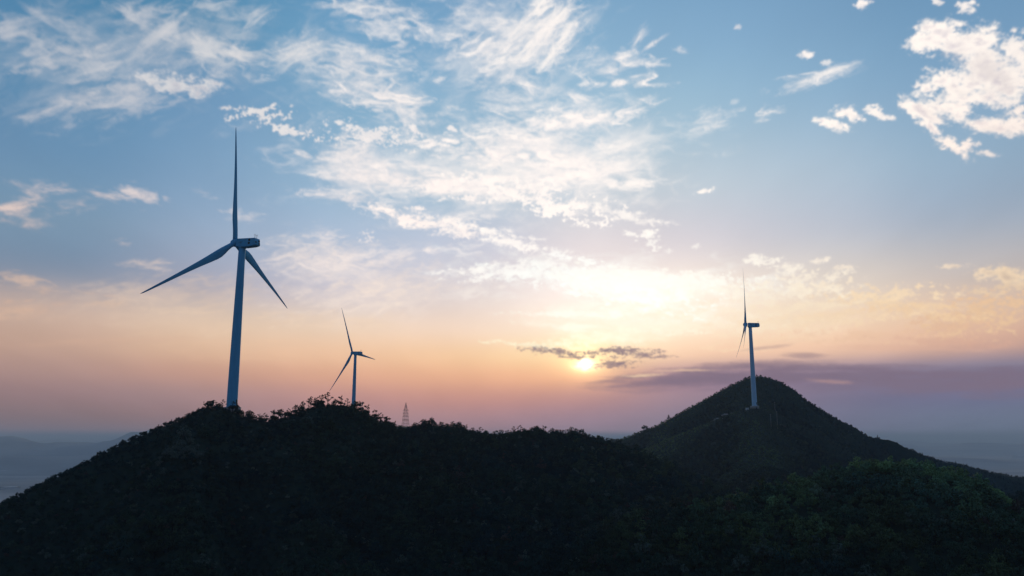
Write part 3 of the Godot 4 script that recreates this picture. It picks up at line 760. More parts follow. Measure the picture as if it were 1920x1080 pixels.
func turbines() -> void:
	var blade := blade_mesh()
	var body := nacelle_mesh()
	# hub centre, where the nose points (degrees from +x towards -z), cone of the rotor, turn of the first blade
	for t in [
		[Vector3(-134.6, 354.3, -377.8), 158.7, 3.2, 115.0, "nearest wind turbine, tallest in view, rising behind the left summit", 15.0],
		[Vector3(-193.9, 364.5, -969.1), 156.6, 2.6, -26.9, "small distant wind turbine behind the second wooded rise, rotor tilted left", 24.5],
		[Vector3(232.6, 373.5, -790.1), 168.3, 2.9, 119.4, "wind turbine standing in front of the cone-shaped right hill, seen nearly side-on", 33.0],
	]:
		var yaw: float = deg_to_rad(t[1])
		var level := Vector3(cos(yaw), 0, -sin(yaw))
		var tilt := deg_to_rad(5.0)
		var axis := level * cos(tilt) + Vector3.UP * sin(tilt)
		var up := Vector3.UP * cos(tilt) - level * sin(tilt)
		var hub: Vector3 = t[0]
		var foot: Vector3 = hub - level * 4.5
		foot.y = t[5] + EYE.y
		var root := thing("wind_turbine", foot, t[4], "wind turbine", "wind turbines on the hills")
		var high := hub.y - foot.y - 2.4
		var coat := lit_paint if hub.x > 0.0 else paint
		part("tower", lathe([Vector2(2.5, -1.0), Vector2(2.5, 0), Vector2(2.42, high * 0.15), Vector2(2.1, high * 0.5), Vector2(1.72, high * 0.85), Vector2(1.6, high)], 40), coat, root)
		for share in [0.32, 0.66]:
			part("flange", lathe([Vector2(2.3 - 0.85 * share, -0.12), Vector2(2.52 - 0.88 * share, -0.1), Vector2(2.52 - 0.88 * share, 0.1), Vector2(2.3 - 0.85 * share, 0.12)], 40), paint, root, Transform3D(Basis.IDENTITY, Vector3(0, high * share, 0)))
		part("foundation", lathe([Vector2(4.2, -2.5), Vector2(4.2, 0.0), Vector2(3.9, 0.25), Vector2(2.6, 0.3)], 24), plain_material(Color(0.3, 0.29, 0.27), 0.9), root)
		var to_eye := (EYE - foot) * Vector3(1, 0, 1)
		var door := part("door", box(0.9, 2.1, 0.16), dark, root)
		var side := to_eye.normalized().rotated(Vector3.UP, 0.9)
		door.transform = Transform3D(Basis.looking_at(side, Vector3.UP), side * 2.44 + Vector3(0, 2.6, 0))
		var stair := begin()
		for k in 7:
			var s := side * (2.7 + (6 - k) * 0.3) + Vector3(0, 0.2 + k * 0.2, 0)
			var w := side.cross(Vector3.UP) * 0.5
			bar(stair, s - w, s + w, 0.09, 0.09, 4)
		part("stair", done(stair), steel, root)
		# nacelle, its nose towards the rotor
		var turned := Basis(up.cross(axis), up, axis)
		var nacelle := part("nacelle", body, paint, root, Transform3D(turned, hub - axis * 4.4 - foot))
		part("yaw_ring", lathe([Vector2(1.66, -0.5), Vector2(1.95, -0.45), Vector2(1.95, 0.35), Vector2(1.66, 0.4)], 32), paint, root, Transform3D(Basis.IDENTITY, Vector3(0, high - 0.2, 0)))
		var across := Basis(Vector3.FORWARD, PI / 2)
		var back := Basis(Vector3.RIGHT, PI / 2 - 0.2)
		for s in [-1.0, 1.0]:
			for y in [1.1, -0.45]:
				part("vent", disc(0.62, 0.12), dark, nacelle, Transform3D(across, Vector3(s * 1.95, y, -5.6)))
		for v in [Vector3(1.15, 0.0, -8.99), Vector3(-1.2, 0.95, -8.87), Vector3(-1.2, -0.4, -9.11)]:
			part("vent", disc(0.55, 0.25), dark, nacelle, Transform3D(back, v))
		var emblem := plain_material(Color(0.05, 0.09, 0.13), 0.5)
		for s in [-1.0, 1.0]:
			for b in [[0.05, 2.2, 0.14, Vector3(0, -0.15, -0.45)], [0.05, 0.14, 0.72, Vector3(0, 0.25, -1.5)], [0.05, 0.14, 0.6, Vector3(0, -0.52, -0.6)], [0.05, 1.1, 0.12, Vector3(0, 0.2, -0.65)]]:
				part("emblem_stroke", box(b[0], b[2], b[1]), emblem, nacelle, Transform3D(Basis.IDENTITY, b[3] + Vector3(s * 1.965, 0, 0)))
		part("roof_hatch", box(1.2, 0.12, 1.6), paint, nacelle, Transform3D(Basis.IDENTITY, Vector3(0, 2.03, -3.0)))
		var mast := begin()
		for x in [-0.75, 0.75]:
			bar(mast, Vector3(x, 2.0, -7.6), Vector3(x, 4.0, -7.6), 0.08, 0.06)
			for k in [-0.5, 0.0, 0.5]:
				bar(mast, Vector3(x + k, 3.7, -7.6), Vector3(x + k, 4.5 - absf(k), -7.6), 0.06, 0.05)
			bar(mast, Vector3(x - 0.5, 3.7, -7.6), Vector3(x + 0.5, 3.7, -7.6), 0.06, 0.06)
			bar(mast, Vector3(x, 2.4, -7.6), Vector3(0, 3.2, -7.6), 0.04, 0.04)
		part("weather_mast", done(mast), steel, nacelle)
		# rotor
		var nose := part("spinner", lathe([Vector2(0.05, 2.35), Vector2(0.7, 2.2), Vector2(1.35, 1.75), Vector2(1.8, 1.0), Vector2(1.95, 0.0), Vector2(1.95, -1.5), Vector2(1.7, -1.9)].map(func(p): return Vector2(p.x, -p.y)), 28), paint, root)
		nose.transform = Transform3D(Basis(axis.cross(up), -axis, up), hub - foot)
		for k in 3:
			var a: float = deg_to_rad(t[3]) + TAU * k / 3.0
			# the turn that the fit used: from up towards up x axis in a frame whose z points forward
			var u3 := Vector3(up.x, up.y, -up.z)
			var a3 := Vector3(axis.x, axis.y, -axis.z)
			var r3 := u3.cross(a3)
			var right := Vector3(r3.x, r3.y, -r3.z)
			var radial := up * cos(a) + right * sin(a)
			var cone := deg_to_rad(t[2])
			var y := radial * cos(cone) + axis * sin(cone)
			var z := (axis * cos(cone) - radial * sin(cone)).normalized()
			var x := y.cross(z)
			part("blade", blade, paint, root, Transform3D(Basis(x, y, z), hub - foot))
	var c := thing("switchgear_cabinet", Vector3(229.6, 289.7, -789.3) + Vector3(0, -0.5, 0), "small pale cabinet beside the foot of the right turbine", "cabinet")
	c.position.y = ground(c.position.x, c.position.z) - 0.2
	part("housing", box(2.6, 2.2, 2.0), plain_material(Color(0.6, 0.6, 0.56), 0.7), c, Transform3D(Basis.IDENTITY, Vector3(0, 1.1, 0)))
	part("roof", box(2.9, 0.2, 2.3), plain_material(Color(0.5, 0.5, 0.48), 0.7), c, Transform3D(Basis.IDENTITY, Vector3(0, 2.3, 0)))
	part("door", box(1.0, 1.7, 0.08), plain_material(Color(0.4, 0.42, 0.42), 0.6), c, Transform3D(Basis.IDENTITY, Vector3(0, 1.0, 1.04)))


# ---------------------------------------------------------------- pylon, poles

func pylons_and_poles() -> void:
	var at := Vector3(-131.8, 276.8, -1003.4)
	at.y = ground(at.x, at.z) - 0.5
	var root := thing("lattice_pylon", at, "thin steel lattice pylon on the blue ridge between the turbines", "pylon")
	root.rotation.y = 0.5
	var top := Vector3(-132.6, 306.2, -1003.3).y - at.y
	var levels := [[0.0, 4.0], [0.16, 3.4], [0.32, 2.8], [0.46, 2.35], [0.58, 2.0], [0.70, 1.6], [0.82, 1.15], [0.9, 0.7], [1.0, 0.12]]
	for s in [[-1, -1], [1, -1], [1, 1], [-1, 1]]:
		var st := begin()
		for k in levels.size() - 1:
			bar(st, Vector3(s[0] * levels[k][1], levels[k][0] * top, s[1] * levels[k][1]), Vector3(s[0] * levels[k + 1][1], levels[k + 1][0] * top, s[1] * levels[k + 1][1]), 0.13, 0.13, 4)
		part("leg", done(st), steel, root)
	for k in levels.size() - 1:
		var st := begin()
		var ya: float = levels[k][0] * top
		var yb: float = levels[k + 1][0] * top
		for f in 4:
			var c := Vector3(1, 0, 1).rotated(Vector3.UP, f * PI / 2)
			var d := Vector3(1, 0, 1).rotated(Vector3.UP, (f + 1) * PI / 2)
			bar(st, c * levels[k][1] + Vector3(0, ya, 0), d * levels[k + 1][1] + Vector3(0, yb, 0), 0.065, 0.065, 4)
			bar(st, d * levels[k][1] + Vector3(0, ya, 0), c * levels[k + 1][1] + Vector3(0, yb, 0), 0.065, 0.065, 4)
			if k > 0:
				bar(st, c * levels[k][1] + Vector3(0, ya, 0), d * levels[k][1] + Vector3(0, ya, 0), 0.14, 0.14, 4)
		part("bracing", done(st), steel, root)
	for y in [0.3, 0.46, 0.58, 0.70]:
		var st := begin()
		var reach: float = 3.9 - y * 0.6
		for s in [-1.0, 1.0]:
			bar(st, Vector3(0, y * top, 0), Vector3(s * reach, y * top + 0.2, 0), 0.2, 0.14, 4)
			bar(st, Vector3(0, y * top + 1.6, 0), Vector3(s * reach, y * top + 0.2, 0), 0.1, 0.1, 4)
			bar(st, Vector3(s * reach, y * top + 0.2, 0), Vector3(s * reach, y * top - 1.2, 0), 0.14, 0.14, 5)
		part("cross_arm", done(st), steel, root)
	# slender pale poles on the slope below the right turbine
	var pole := plain_material(Color(0.2, 0.19, 0.16), 0.8)
	for p in [[Vector3(258.3, 291.9, -794.0), 8.0, "slender pale pole on the shoulder right of the right turbine"], [Vector3(239.4, 272.3, -731.8), 13.0, "tallest thin pole on the slope below the right turbine"], [Vector3(233.6, 272.7, -731.6), 8.5, "short thin pole left of the tallest pole below the right turbine"], [Vector3(-72.1, 262.8, -388.4), 4.0, "small pale post among trees below the second wooded rise"]]:
		var b: Vector3 = p[0]
		b.y = ground(b.x, b.z) - 0.3
		var o := thing("utility_pole", b, p[2], "pole", "thin poles on the slopes")
		var high: float = p[1] + 3.0
		var s := begin()
		bar(s, Vector3.ZERO, Vector3(0, high, 0), 0.22, 0.15, 8)
		part("shaft", done(s), pole, o)
		var a := begin()
		bar(a, Vector3(-0.8, high - 0.6, 0), Vector3(0.8, high - 0.6, 0), 0.08, 0.08, 5)
		part("cross_arm", done(a), pole, o)


# ---------------------------------------------------------------- far buildings

func town() -> void:
	var rng := RandomNumberGenerator.new()
	rng.seed = 17
	var wall := plain_material(Color(0.62, 0.62, 0.60), 0.8)
	var roof := plain_material(Color(0.5, 0.5, 0.52), 0.8)
	var gable := begin()
	for v in [Vector3(-0.55, 0, 0.55), Vector3(0, 1, 0.55), Vector3(0.55, 0, 0.55), Vector3(-0.55, 0, -0.55), Vector3(0.55, 0, -0.55), Vector3(0, 1, -0.55)]:
		gable.add_vertex(v)
	quad(gable, Vector3(-0.55, 0, -0.55), Vector3(0, 1, -0.55), Vector3(0, 1, 0.55), Vector3(-0.55, 0, 0.55))
	quad(gable, Vector3(0, 1, -0.55), Vector3(0.55, 0, -0.55), Vector3(0.55, 0, 0.55), Vector3(0, 1, 0.55))
	quad(gable, Vector3(-0.55, 0, -0.55), Vector3(-0.55, 0, 0.55), Vector3(0.55, 0, 0.55), Vector3(0.55, 0, -0.55))
	var gm := done(gable)
	var spots := []
	for i in 34:
		var away := rng.randf_range(3350, 4300)
		var az := deg_to_rad(-32.9 + 3.2 * pow(rng.randf(), 1.5) * clampf((4400 - away) / 700, 0.3, 1.0))
		spots.append([Vector3(sin(az) * away, 0, -cos(az) * away), rng.randf_range(12, 26), rng.randf_range(10, 16), rng.randf_range(5, 12), "small pale house in the hazy town at the photo's lower left edge", "houses of the hazy town", "house"])
	for b in [[Vector3(-3893.8, 53.4, -6873.8), 150.0, 70.0, 15.0, "long pale shed roof on the hazy plain at left, nearest the hillside"], [Vector3(-4208.8, 59.8, -6803.4), 130.0, 60.0, 13.0, "long pale shed at the photo's left edge, level with the shed nearest the hillside"], [Vector3(-2757.6, 66.5, -4526.1), 90.0, 40.0, 8.0, "faint long shed below the two pale sheds at left"], [Vector3(-7405.4, 128.9, -13616.6), 260.0, 120.0, 26.0, "faintest shed, highest up on the left plain"], [Vector3(7664.8, 117.8, -12308.6), 240.0, 90.0, 30.0, "pale block far out on the plain at the right edge"]]:
		var v: Vector3 = b[0]
		spots.append([Vector3(v.x, 0, v.z), b[1], b[2], b[3], b[4], "long sheds on the plain", "shed"])
	for s in spots:
		var o := thing("house" if s[6] == "house" else "long_shed", s[0], s[4], s[6], s[5])
		o.rotation.y = rng.randf_range(-0.5, 0.5) if s[6] == "house" else -atan2(s[0].x, -s[0].z)
		part("wall", box(s[1], s[3], s[2]), wall, o, Transform3D(Basis.IDENTITY, Vector3(0, s[3] / 2, 0)))
		part("roof", gm, roof if s[6] == "house" else wall, o, Transform3D(Basis.from_scale(Vector3(s[1], s[3] * 0.4, s[2])), Vector3(0, s[3], 0)))


func rocks() -> void:
	var rng := RandomNumberGenerator.new()
	rng.seed = 29
	var m := plain_material(Color.WHITE, 0.95, 0.2)
	m.uv1_triplanar = true
	m.uv1_scale = Vector3.ONE * 0.3
	m.albedo_texture = noise_picture(128, 0.04, 14, Color(0.12, 0.12, 0.11), Color(0.3, 0.29, 0.27))
	var n := FastNoiseLite.new()
	n.frequency = 0.6
	var k := 0
	for p in [[Vector3(207.8, 286.5, -819.1), 5.0, "pale slab of rock highest on the outcrop left of the right turbine"], [Vector3(216.2, 288.1, -820.0), 4.2, "pale rock at the right end of the outcrop left of the right turbine"], [Vector3(201.6, 281.0, -810.3), 3.8, "pale rock lowest on the outcrop left of the right turbine"], [Vector3(210.0, 283.7, -813.3), 3.4, "small pale rock in the middle of the outcrop left of the right turbine"], [Vector3(221.1, 286.7, -808.3), 3.0, "small rock nearest the right turbine on the slope"], [Vector3(203.3, 278.8, -806.8), 3.2, "small rock below the outcrop left of the right turbine"]]:
		k += 1
		var s := SphereMesh.new()
		s.radial_segments = 14
		s.rings = 8
		s.radius = 1.0
		s.height = 2.0
		var arrays := s.get_mesh_arrays()
		var v: PackedVector3Array = arrays[Mesh.ARRAY_VERTEX]
		var st := begin()
		for i in arrays[Mesh.ARRAY_INDEX]:
			var w := v[i] * (1.0 + 0.55 * n.get_noise_3dv(v[i] * 1.6 + Vector3(k * 9, 0, 0)))
			st.add_vertex(Vector3(w.x * p[1], w.y * p[1] * 0.45, w.z * p[1] * 0.7))
		var at: Vector3 = p[0]
		at.y = ground(at.x, at.z) + 0.6
		var o := part(numbered("rock"), done(st), m, self, Transform3D(Basis(Vector3.UP, rng.randf() * TAU), at))
		tag(o, p[2], "rock", "rocks on the slope by the right turbine")


# ---------------------------------------------------------------- trees

# a crown of leaf clumps, one unit high. Lobes are [centre, radius]
func crown(st: SurfaceTool, lobes: Array, count: int, size: float, rng: RandomNumberGenerator) -> void:
	var total := 0.0
	for l in lobes:
		total += l[1] * l[1]
	for l in lobes:
		for i in int(count * l[1] * l[1] / total):
			var d := Vector3(rng.randfn(), rng.randfn(), rng.randfn()).normalized()
			var r: float = l[1] * pow(rng.randf(), 0.38) * rng.randf_range(0.82, 1.14)
			var p: Vector3 = l[0] + d * r * Vector3(1, 0.82, 1)
			var up := (d + Vector3(rng.randfn(), rng.randfn() + 0.5, rng.randfn()) * 0.7).normalized()
			var a := up.cross(Vector3(rng.randfn(), rng.randfn(), rng.randfn())).normalized()
			var b := up.cross(a)
			var s := size * rng.randf_range(0.6, 1.35)
			var tone := rng.randf_range(0.75, 1.25)
			st.set_color(Color(tone * rng.randf_range(0.92, 1.08), tone, tone * rng.randf_range(0.88, 1.05)))
			var mid := p + up * s * 0.25
			for t in [[p - a * s, mid, p - b * s * 0.55], [p - a * s, p + b * s * 0.55, mid], [p + a * s, p - b * s * 0.55, mid], [p + a * s, mid, p + b * s * 0.55]]:
				for v in t:
					st.add_vertex(v)


func limbs(st: SurfaceTool, lobes: Array, thick: float, start: float) -> void:
	st.set_color(Color(0.5, 0.35, 0.4))
	bar(st, Vector3(0, -0.12, 0), Vector3(0.01, start, 0.0), thick, thick * 0.75, 6)
	for l in lobes:
		var joint := Vector3(0.01, start * 0.85, 0)
		var knee: Vector3 = joint.lerp(l[0], 0.55) + Vector3(0, -0.03, 0)
		bar(st, joint, knee, thick * 0.6, thick * 0.4, 4)
		bar(st, knee, l[0], thick * 0.4, thick * 0.15, 4)


func kinds_of_tree() -> Dictionary:
	var rng := RandomNumberGenerator.new()
	rng.seed = 41
	var out := {}
	var make := func(called: String, lobes: Array, count: int, size: float, thick: float, start: float) -> void:
		var c := begin()
		crown(c, lobes, count, size, rng)
		var t := begin()
		limbs(t, lobes, thick, start)
		var whole := begin()
		whole.append_from(done(c), 0, Transform3D.IDENTITY)
		whole.append_from(done(t), 0, Transform3D.IDENTITY)
		
		out[called] = {"crown": null, "trunk": null, "whole": whole.commit()}
		out[called].crown = done_again(c)
		out[called].trunk = done_again(t)
	for v in 3:
		var lobes := []
		for k in 7:
			var a := TAU * k / 6.0 + rng.randf() * 0.6
			var out_ := 0.0 if k == 6 else rng.randf_range(0.18, 0.3)
			lobes.append([Vector3(cos(a) * out_, rng.randf_range(0.42, 0.68) if k < 6 else 0.76, sin(a) * out_), rng.randf_range(0.16, 0.24)])
		make.call("broadleaf%d" % v, lobes, 230, 0.062, 0.03, 0.35)
	for v in 2:      # upright, several leaders
		var lobes := []
		for k in 5:
			var a := TAU * k / 5.0 + rng.randf()
			var o := rng.randf_range(0.06, 0.2)
			lobes.append([Vector3(cos(a) * o, 0.4, sin(a) * o), 0.14])
			lobes.append([Vector3(cos(a) * o * 1.2, rng.randf_range(0.62, 0.92), sin(a) * o * 1.2), rng.randf_range(0.07, 0.11)])
		make.call("upright%d" % v, lobes, 200, 0.055, 0.022, 0.25)
	for v in 2:      # low bushes
		var lobes := []
		for k in 6:
			var a := TAU * k / 6.0 + rng.randf()
			var o := rng.randf_range(0.1, 0.42)
			lobes.append([Vector3(cos(a) * o, rng.randf_range(0.25, 0.6), sin(a) * o), rng.randf_range(0.2, 0.3)])
		make.call("bush%d" % v, lobes, 190, 0.085, 0.02, 0.15)
	# wide umbrella crown on a bare stem, layers with gaps
	make.call("umbrella", [[Vector3(0, 0.86, 0), 0.2], [Vector3(0.26, 0.74, 0.05), 0.17], [Vector3(-0.26, 0.72, 0), 0.17], [Vector3(0.05, 0.72, 0.26), 0.16], [Vector3(-0.42, 0.62, 0.05), 0.1], [Vector3(0.44, 0.56, -0.05), 0.12], [Vector3(0, 0.7, -0.3), 0.14], [Vector3(0.34, 0.36, 0), 0.1], [Vector3(-0.3, 0.34, 0.1), 0.08]], 330, 0.05, 0.03, 0.5)
	# sparse, see-through
	make.call("sparse", [[Vector3(0, 0.9, 0), 0.1], [Vector3(0.2, 0.75, 0), 0.1], [Vector3(-0.22, 0.68, 0.1), 0.09], [Vector3(0.3, 0.55, 0.1), 0.08], [Vector3(-0.34, 0.5, -0.05), 0.08], [Vector3(0.05, 0.62, -0.2), 0.09], [Vector3(-0.05, 0.78, 0.16), 0.08]], 110, 0.045, 0.022, 0.4)
	# pine in tiers
	var tiers := []
	for k in 6:
		for q in 3:
			var a := q * TAU / 3 + k * 1.1
			var y := 0.3 + k * 0.125
			var o := 0.2 * (1.05 - y)
			tiers.append([Vector3(cos(a) * o, y, sin(a) * o), 0.06 + 0.1 * (1.0 - y)])
	make.call("pine", tiers, 230, 0.045, 0.022, 0.85)
	return out


func done_again(st: SurfaceTool) -> ArrayMesh:
	return st.commit()


func trees() -> void:
	var kinds := kinds_of_tree()
	var rng := RandomNumberGenerator.new()
	rng.seed = 53
	var shade := FastNoiseLite.new()
	shade.seed = 61
	shade.frequency = 0.012
	shade.fractal_octaves = 3
	var spots := {}
	var tints := {}
	for k in kinds:
		spots[k] = []
		tints[k] = []
	var crest := []
	var mound := []
	var wide := 0.004
	var a := deg_to_rad(-38.0)
	var turn := 0
	var pale := Vector3(-124.2, 247.5, -305.7)
	var notch := Vector3(-60.3, 261.6, -423.7)
	while a < deg_to_rad(38.0):
		a += wide
		turn += 1
		var most := -9.0
		var ridge := Vector3.INF
		var far := 70.0
		var hidden := 0.0
		while far < 1420.0:
			var step := 2.0 if far < 500.0 else 4.0
			far += step
			var aa := a + rng.randf_range(-0.5, 0.5) * wide
			var x := sin(aa) * far
			var z := -cos(aa) * far
			var y := ground(x, z)
			if y < 30.0:
				continue
			var seen := (y - EYE.y) / far
			if seen > most:
				most = seen
				ridge = Vector3(x, y, z)
				hidden = 0.0
			else:
				hidden += step
				if hidden > 26.0 and ridge != Vector3.INF:
					crest.append([ridge, turn, Vector2(ridge.x, ridge.z).length()])
					ridge = Vector3.INF
			if seen + 5.0 / far < most - 0.002 or Vector2(x - 237.0, z + 789.0).length() < 9.0:
				continue
			var gap := 2.2 if far < 330.0 else 2.4 if far < 560.0 else 2.9
			var steep := (ground(x * (1.0 + 4.0 / far), z * (1.0 + 4.0 / far)) - y) / 4.0
			if rng.randf() > far * wide * step * sqrt(1.0 + 2.0 * steep * steep) / (gap * gap):
				continue
			var n := shade.get_noise_2d(x, z)
			var n2 := shade.get_noise_2d(x * 4.0 + 300.0, z * 4.0)
			var tall := 3.4
			var kind := "broadleaf%d" % (rng.randi() % 3)
			var pick_ := rng.randf()
			if far > 600.0:
				tall = rng.randf_range(1.6, 3.2) * (1.0 + 0.7 * pow(rng.randf(), 8.0))
				if pick_ < 0.45:
					kind = "bush%d" % (rng.randi() % 2)
				elif pick_ > 0.92:
					kind = "pine"
			elif far < 600.0 and (x < -128.0 or x < -60.0 and n2 < 0.1):
				tall = rng.randf_range(1.2, 2.5)
				if pick_ < 0.6:
					kind = "bush%d" % (rng.randi() % 2)
			else:
				tall = rng.randf_range(2.2, 4.2) * (1.0 + 0.9 * pow(rng.randf(), 5.0))
				if pick_ < 0.25:
					kind = "upright%d" % (rng.randi() % 2)
				elif pick_ < 0.4:
					kind = "bush%d" % (rng.randi() % 2)
					tall *= 0.7
			if Vector2(x - notch.x, z - notch.z).length() < 15.0:
				tall *= 0.4
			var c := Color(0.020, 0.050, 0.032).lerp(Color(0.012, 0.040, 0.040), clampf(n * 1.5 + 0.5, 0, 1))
			var odd := rng.randf()
			var n3 := shade.get_noise_2d(x * 1.5 - 700.0, z * 0.6)
			if far > 430.0 and x > 120.0 and y < 236.0:  # valley bottom darkened, its shade put into the leaf tint
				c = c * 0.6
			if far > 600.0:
				var flank_shade := smoothstep(0.24, 0.36, atan2(x, -z) + 0.1 * n3)      # shade on the right flank put into the leaf tint, with more pines
				# light on spurs, shade in gullies put into the tint; lower growth on spurs
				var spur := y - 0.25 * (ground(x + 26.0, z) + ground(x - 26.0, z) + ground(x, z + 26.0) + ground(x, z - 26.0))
				var spur_lit := smoothstep(-1.5, 3.5, spur + 5.0 * n3)
				c = c.lerp(Color(0.11, 0.16, 0.065), (1.0 - flank_shade) * 0.9 * spur_lit) * lerpf(0.5, 1.5, spur_lit)
				tall *= lerpf(1.25, 0.75, spur_lit)
				c = c.lerp(Color(0.012, 0.028, 0.026), flank_shade * 0.8)
				if flank_shade > 0.6 and rng.randf() < 0.35:
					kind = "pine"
			elif x > 30.0 and far < 340.0:  # light on the mound crest put into the tint, over a greener leaf colour
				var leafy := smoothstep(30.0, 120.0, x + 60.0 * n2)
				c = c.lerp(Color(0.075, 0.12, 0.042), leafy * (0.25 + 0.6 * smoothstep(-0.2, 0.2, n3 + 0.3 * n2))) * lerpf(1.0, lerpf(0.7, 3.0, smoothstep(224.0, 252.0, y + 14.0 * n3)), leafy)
			if n2 > 0.22 or odd > 0.93:
				c = c.lerp(Color(0.07, 0.10, 0.036), 0.25 if x < 30.0 and far < 600.0 else 0.5)
			elif odd < 0.06:
				c = c.lerp(Color(0.09, 0.13, 0.10), 0.7)
			elif odd < 0.075:
				c = Color(0.06, 0.05, 0.04)
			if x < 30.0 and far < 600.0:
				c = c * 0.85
			c = c * rng.randf_range(0.65, 1.3)
			if Vector2(x - pale.x, z - pale.z).length() < 9.0:
				c = c.lerp(Color(0.11, 0.14, 0.11), 0.75)
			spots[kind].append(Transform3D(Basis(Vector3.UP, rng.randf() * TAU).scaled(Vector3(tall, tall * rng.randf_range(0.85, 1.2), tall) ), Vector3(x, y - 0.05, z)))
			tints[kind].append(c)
			if far < 310.0 and x > 70.0 and rng.randf() < 0.03:
				mound.append([kind, spots[kind].size() - 1])
	# single trees: those along the crests, which stand against the sky or the slope behind
	var named := [
		["broadleaf0", Vector3(-135.8, 272.3, -366.7), 6.6, 1.7, "broad dark dome-shaped tree on the left summit, left of the nearest turbine"],
		["sparse", Vector3(-131.9, 275.3, -368.1), 5.0, 1.0, "thin see-through tree between the dome-shaped tree and the nearest turbine"],
		["pine", Vector3(-125.0, 273.8, -367.3), 5.4, 0.9, "slim tiered tree in front of the foot of the nearest turbine"],
		["umbrella", Vector3(-120.5, 272.2, -370.9), 4.2, 1.25, "small umbrella-crowned tree just right of the nearest turbine"],
		["sparse", Vector3(-114.3, 271.4, -373.9), 4.2, 1.1, "sparse little tree right of the umbrella-crowned tree"],
		["umbrella", Vector3(-104.9, 273.3, -379.8), 3.8, 1.2, "low flat tree at the left foot of the second wooded rise"],
		["sparse", Vector3(-102.0, 274.4, -382.6), 5.2, 1.3, "bare-looking sparse tree on the left side of the second rise"],
		["sparse", Vector3(-96.1, 275.5, -386.2), 6.6, 1.3, "feathery taller tree on top of the second rise, at its left"],
		["broadleaf1", Vector3(-63.1, 266.8, -407.1), 8.0, 1.3, "leafy tree leaning over the right end of the second rise"],
		["upright0", Vector3(-49.0, 265.8, -452.4), 6.5, 1.4, "bushy clump of trees right of the lattice pylon"],
		["broadleaf2", Vector3(-58.0, 265.8, -448.3), 4.0, 1.5, "low round tree right in front of the lattice pylon's foot"],
		["upright1", Vector3(41.8, 260.6, -466.1), 5.5, 1.0, "twin-topped upright tree near the right end of the middle ridge"],
		["pine", Vector3(178.1, 281.4, -920.9), 6.5, 1.5, "dark pine standing on the left shoulder of the cone-shaped hill"],
		["broadleaf0", Vector3(150.4, 271.9, -923.8), 8.0, 1.3, "round tree low on the left shoulder of the cone-shaped hill"],
		["pine", Vector3(-167.9, 256.0, -330.8), 4.6, 1.0, "small spiky tree sticking out of the left slope's edge"],
		["broadleaf1", Vector3(-176.1, 246.7, -311.7), 4.2, 1.2, "small round tree low on the left slope's edge"],
	]
	for t in named:
		var at: Vector3 = t[1]
		var y := ground(at.x, at.z)
		single(kinds[t[0]], t[0], Vector3(at.x, y - (1.9 if t[2] > 6.5 and t[3] > 1.4 else 0.1), at.z), t[2], t[3], Color(0.03, 0.048, 0.032), t[4], "", rng)
	var count := 0
	for c in crest:
		var p: Vector3 = c[0]
		var far: float = c[2]
		if c[1] % (2 if far < 480.0 and p.x > -112.0 and p.x < 80.0 else 4) != 0 or far < 150.0 or count > 250 or absf(atan2(p.x, -p.z)) > 0.59 or p.distance_to(Vector3(notch.x, p.y, notch.z)) < 15.0:
			continue
		count += 1
		var words := [" along the crest of the middle ridge", "trees along the middle ridge"]
		var k: String = ["upright0", "upright1", "broadleaf0", "broadleaf2", "upright0", "sparse"][rng.randi() % 6]
		var tall := rng.randf_range(4.5, 7.5)
		if far > 700.0:
			words = [" on the skyline of the cone-shaped right hill", "trees on the cone-shaped hill's skyline"]
			k = ["broadleaf0", "broadleaf1", "bush0", "pine"][rng.randi() % 4]
			tall = rng.randf_range(2.0, 4.0)
		elif p.x > 60.0 and far < 330.0:
			words = [" on the crest of the near right mound", "trees on the right mound's crest"]
			tall = rng.randf_range(2.4, 3.8)
		elif p.x < -95.0 and far < 420.0:
			words = [" on the edge of the long left slope", "bushes along the left slope"]
			k = ["bush0", "bush1", "sparse", "broadleaf1"][rng.randi() % 4]
			tall = rng.randf_range(1.2, 2.3)
			if p.x > -112.0:
				words = [" on top of the second wooded rise", "trees on the second rise"]
				k = ["upright0", "upright1", "broadleaf0", "sparse"][rng.randi() % 4]
				tall = rng.randf_range(4.2, 6.6)
		elif far > 600.0:
			words = [" on the blue ridge behind the middle ridge", "trees on the blue ridge"]
		var look: String = {"u": "upright many-topped tree", "b": "round-crowned leafy tree", "s": "thin see-through tree", "p": "narrow pine"}[k[0]]
		if k.begins_with("bush"):
			look = "low spreading bush"
		words[0] = look + words[0]
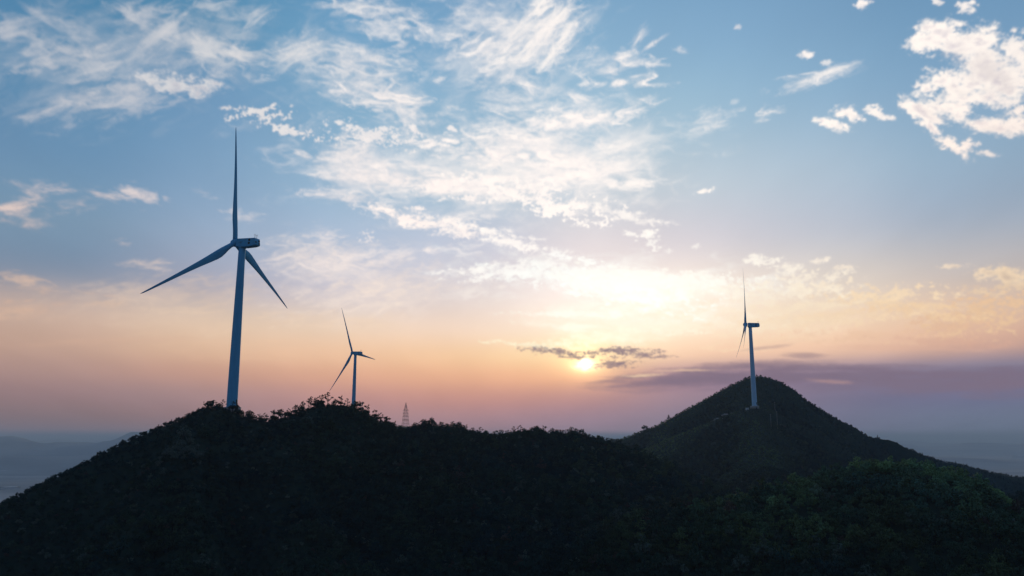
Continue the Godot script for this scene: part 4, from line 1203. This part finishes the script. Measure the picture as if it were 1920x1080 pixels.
		single(kinds[k], k, p - Vector3(0, 0.1, 0), tall, rng.randf_range(0.85, 1.3), Color(0.03, 0.05, 0.034) * rng.randf_range(0.7, 1.3), words[0], words[1], rng)
	# a few of the nearest trees on the right mound as single ones
	var drop := {}
	for q in mound.slice(0, 60):
		var t: Transform3D = spots[q[0]][q[1]]
		drop[q[0] + str(q[1])] = true
		single(kinds[q[0]], q[0], t.origin, t.basis.y.length(), 1.0, tints[q[0]][q[1]], "small leafy tree in the thicket on the near right mound", "trees in the thicket on the right mound", rng)
	var forest := thing("forest", Vector3.ZERO, "dense dark scrub and trees covering all the hillsides", "forest")
	forest.set_meta("kind", "stuff")
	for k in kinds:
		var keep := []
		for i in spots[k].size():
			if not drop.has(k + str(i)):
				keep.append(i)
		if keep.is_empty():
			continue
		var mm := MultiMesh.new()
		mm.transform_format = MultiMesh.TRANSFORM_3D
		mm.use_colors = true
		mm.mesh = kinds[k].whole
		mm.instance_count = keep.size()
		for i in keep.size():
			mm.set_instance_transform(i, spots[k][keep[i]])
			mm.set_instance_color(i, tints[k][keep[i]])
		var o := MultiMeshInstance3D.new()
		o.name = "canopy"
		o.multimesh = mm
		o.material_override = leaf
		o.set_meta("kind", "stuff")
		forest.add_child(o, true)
		print(k, " ", keep.size())
	print("crest ", count, " of ", crest.size(), " mound ", mound.size())


var leaf_tones := {}


func single(kind: Dictionary, called: String, at: Vector3, tall: float, broad: float, tint: Color, label: String, group: String, rng: RandomNumberGenerator) -> void:
	var n := "tree"
	if called.begins_with("bush"):
		n = "bush"
	elif called == "pine":
		n = "pine_tree"
	var root := thing(n, at, label, n.replace("_", " "), group)
	root.basis = Basis(Vector3.UP, rng.randf() * TAU).scaled(Vector3(tall * broad, tall, tall * broad))
	var key := int(tint.g * 150.0)
	if not leaf_tones.has(key):
		var m: StandardMaterial3D = leaf.duplicate()
		m.albedo_color = Color(tint.r, key / 150.0 + 0.003, tint.b).linear_to_srgb()
		leaf_tones[key] = m
	part("crown", kind.crown, leaf_tones[key], root)
	part("trunk", kind.trunk, bark, root)
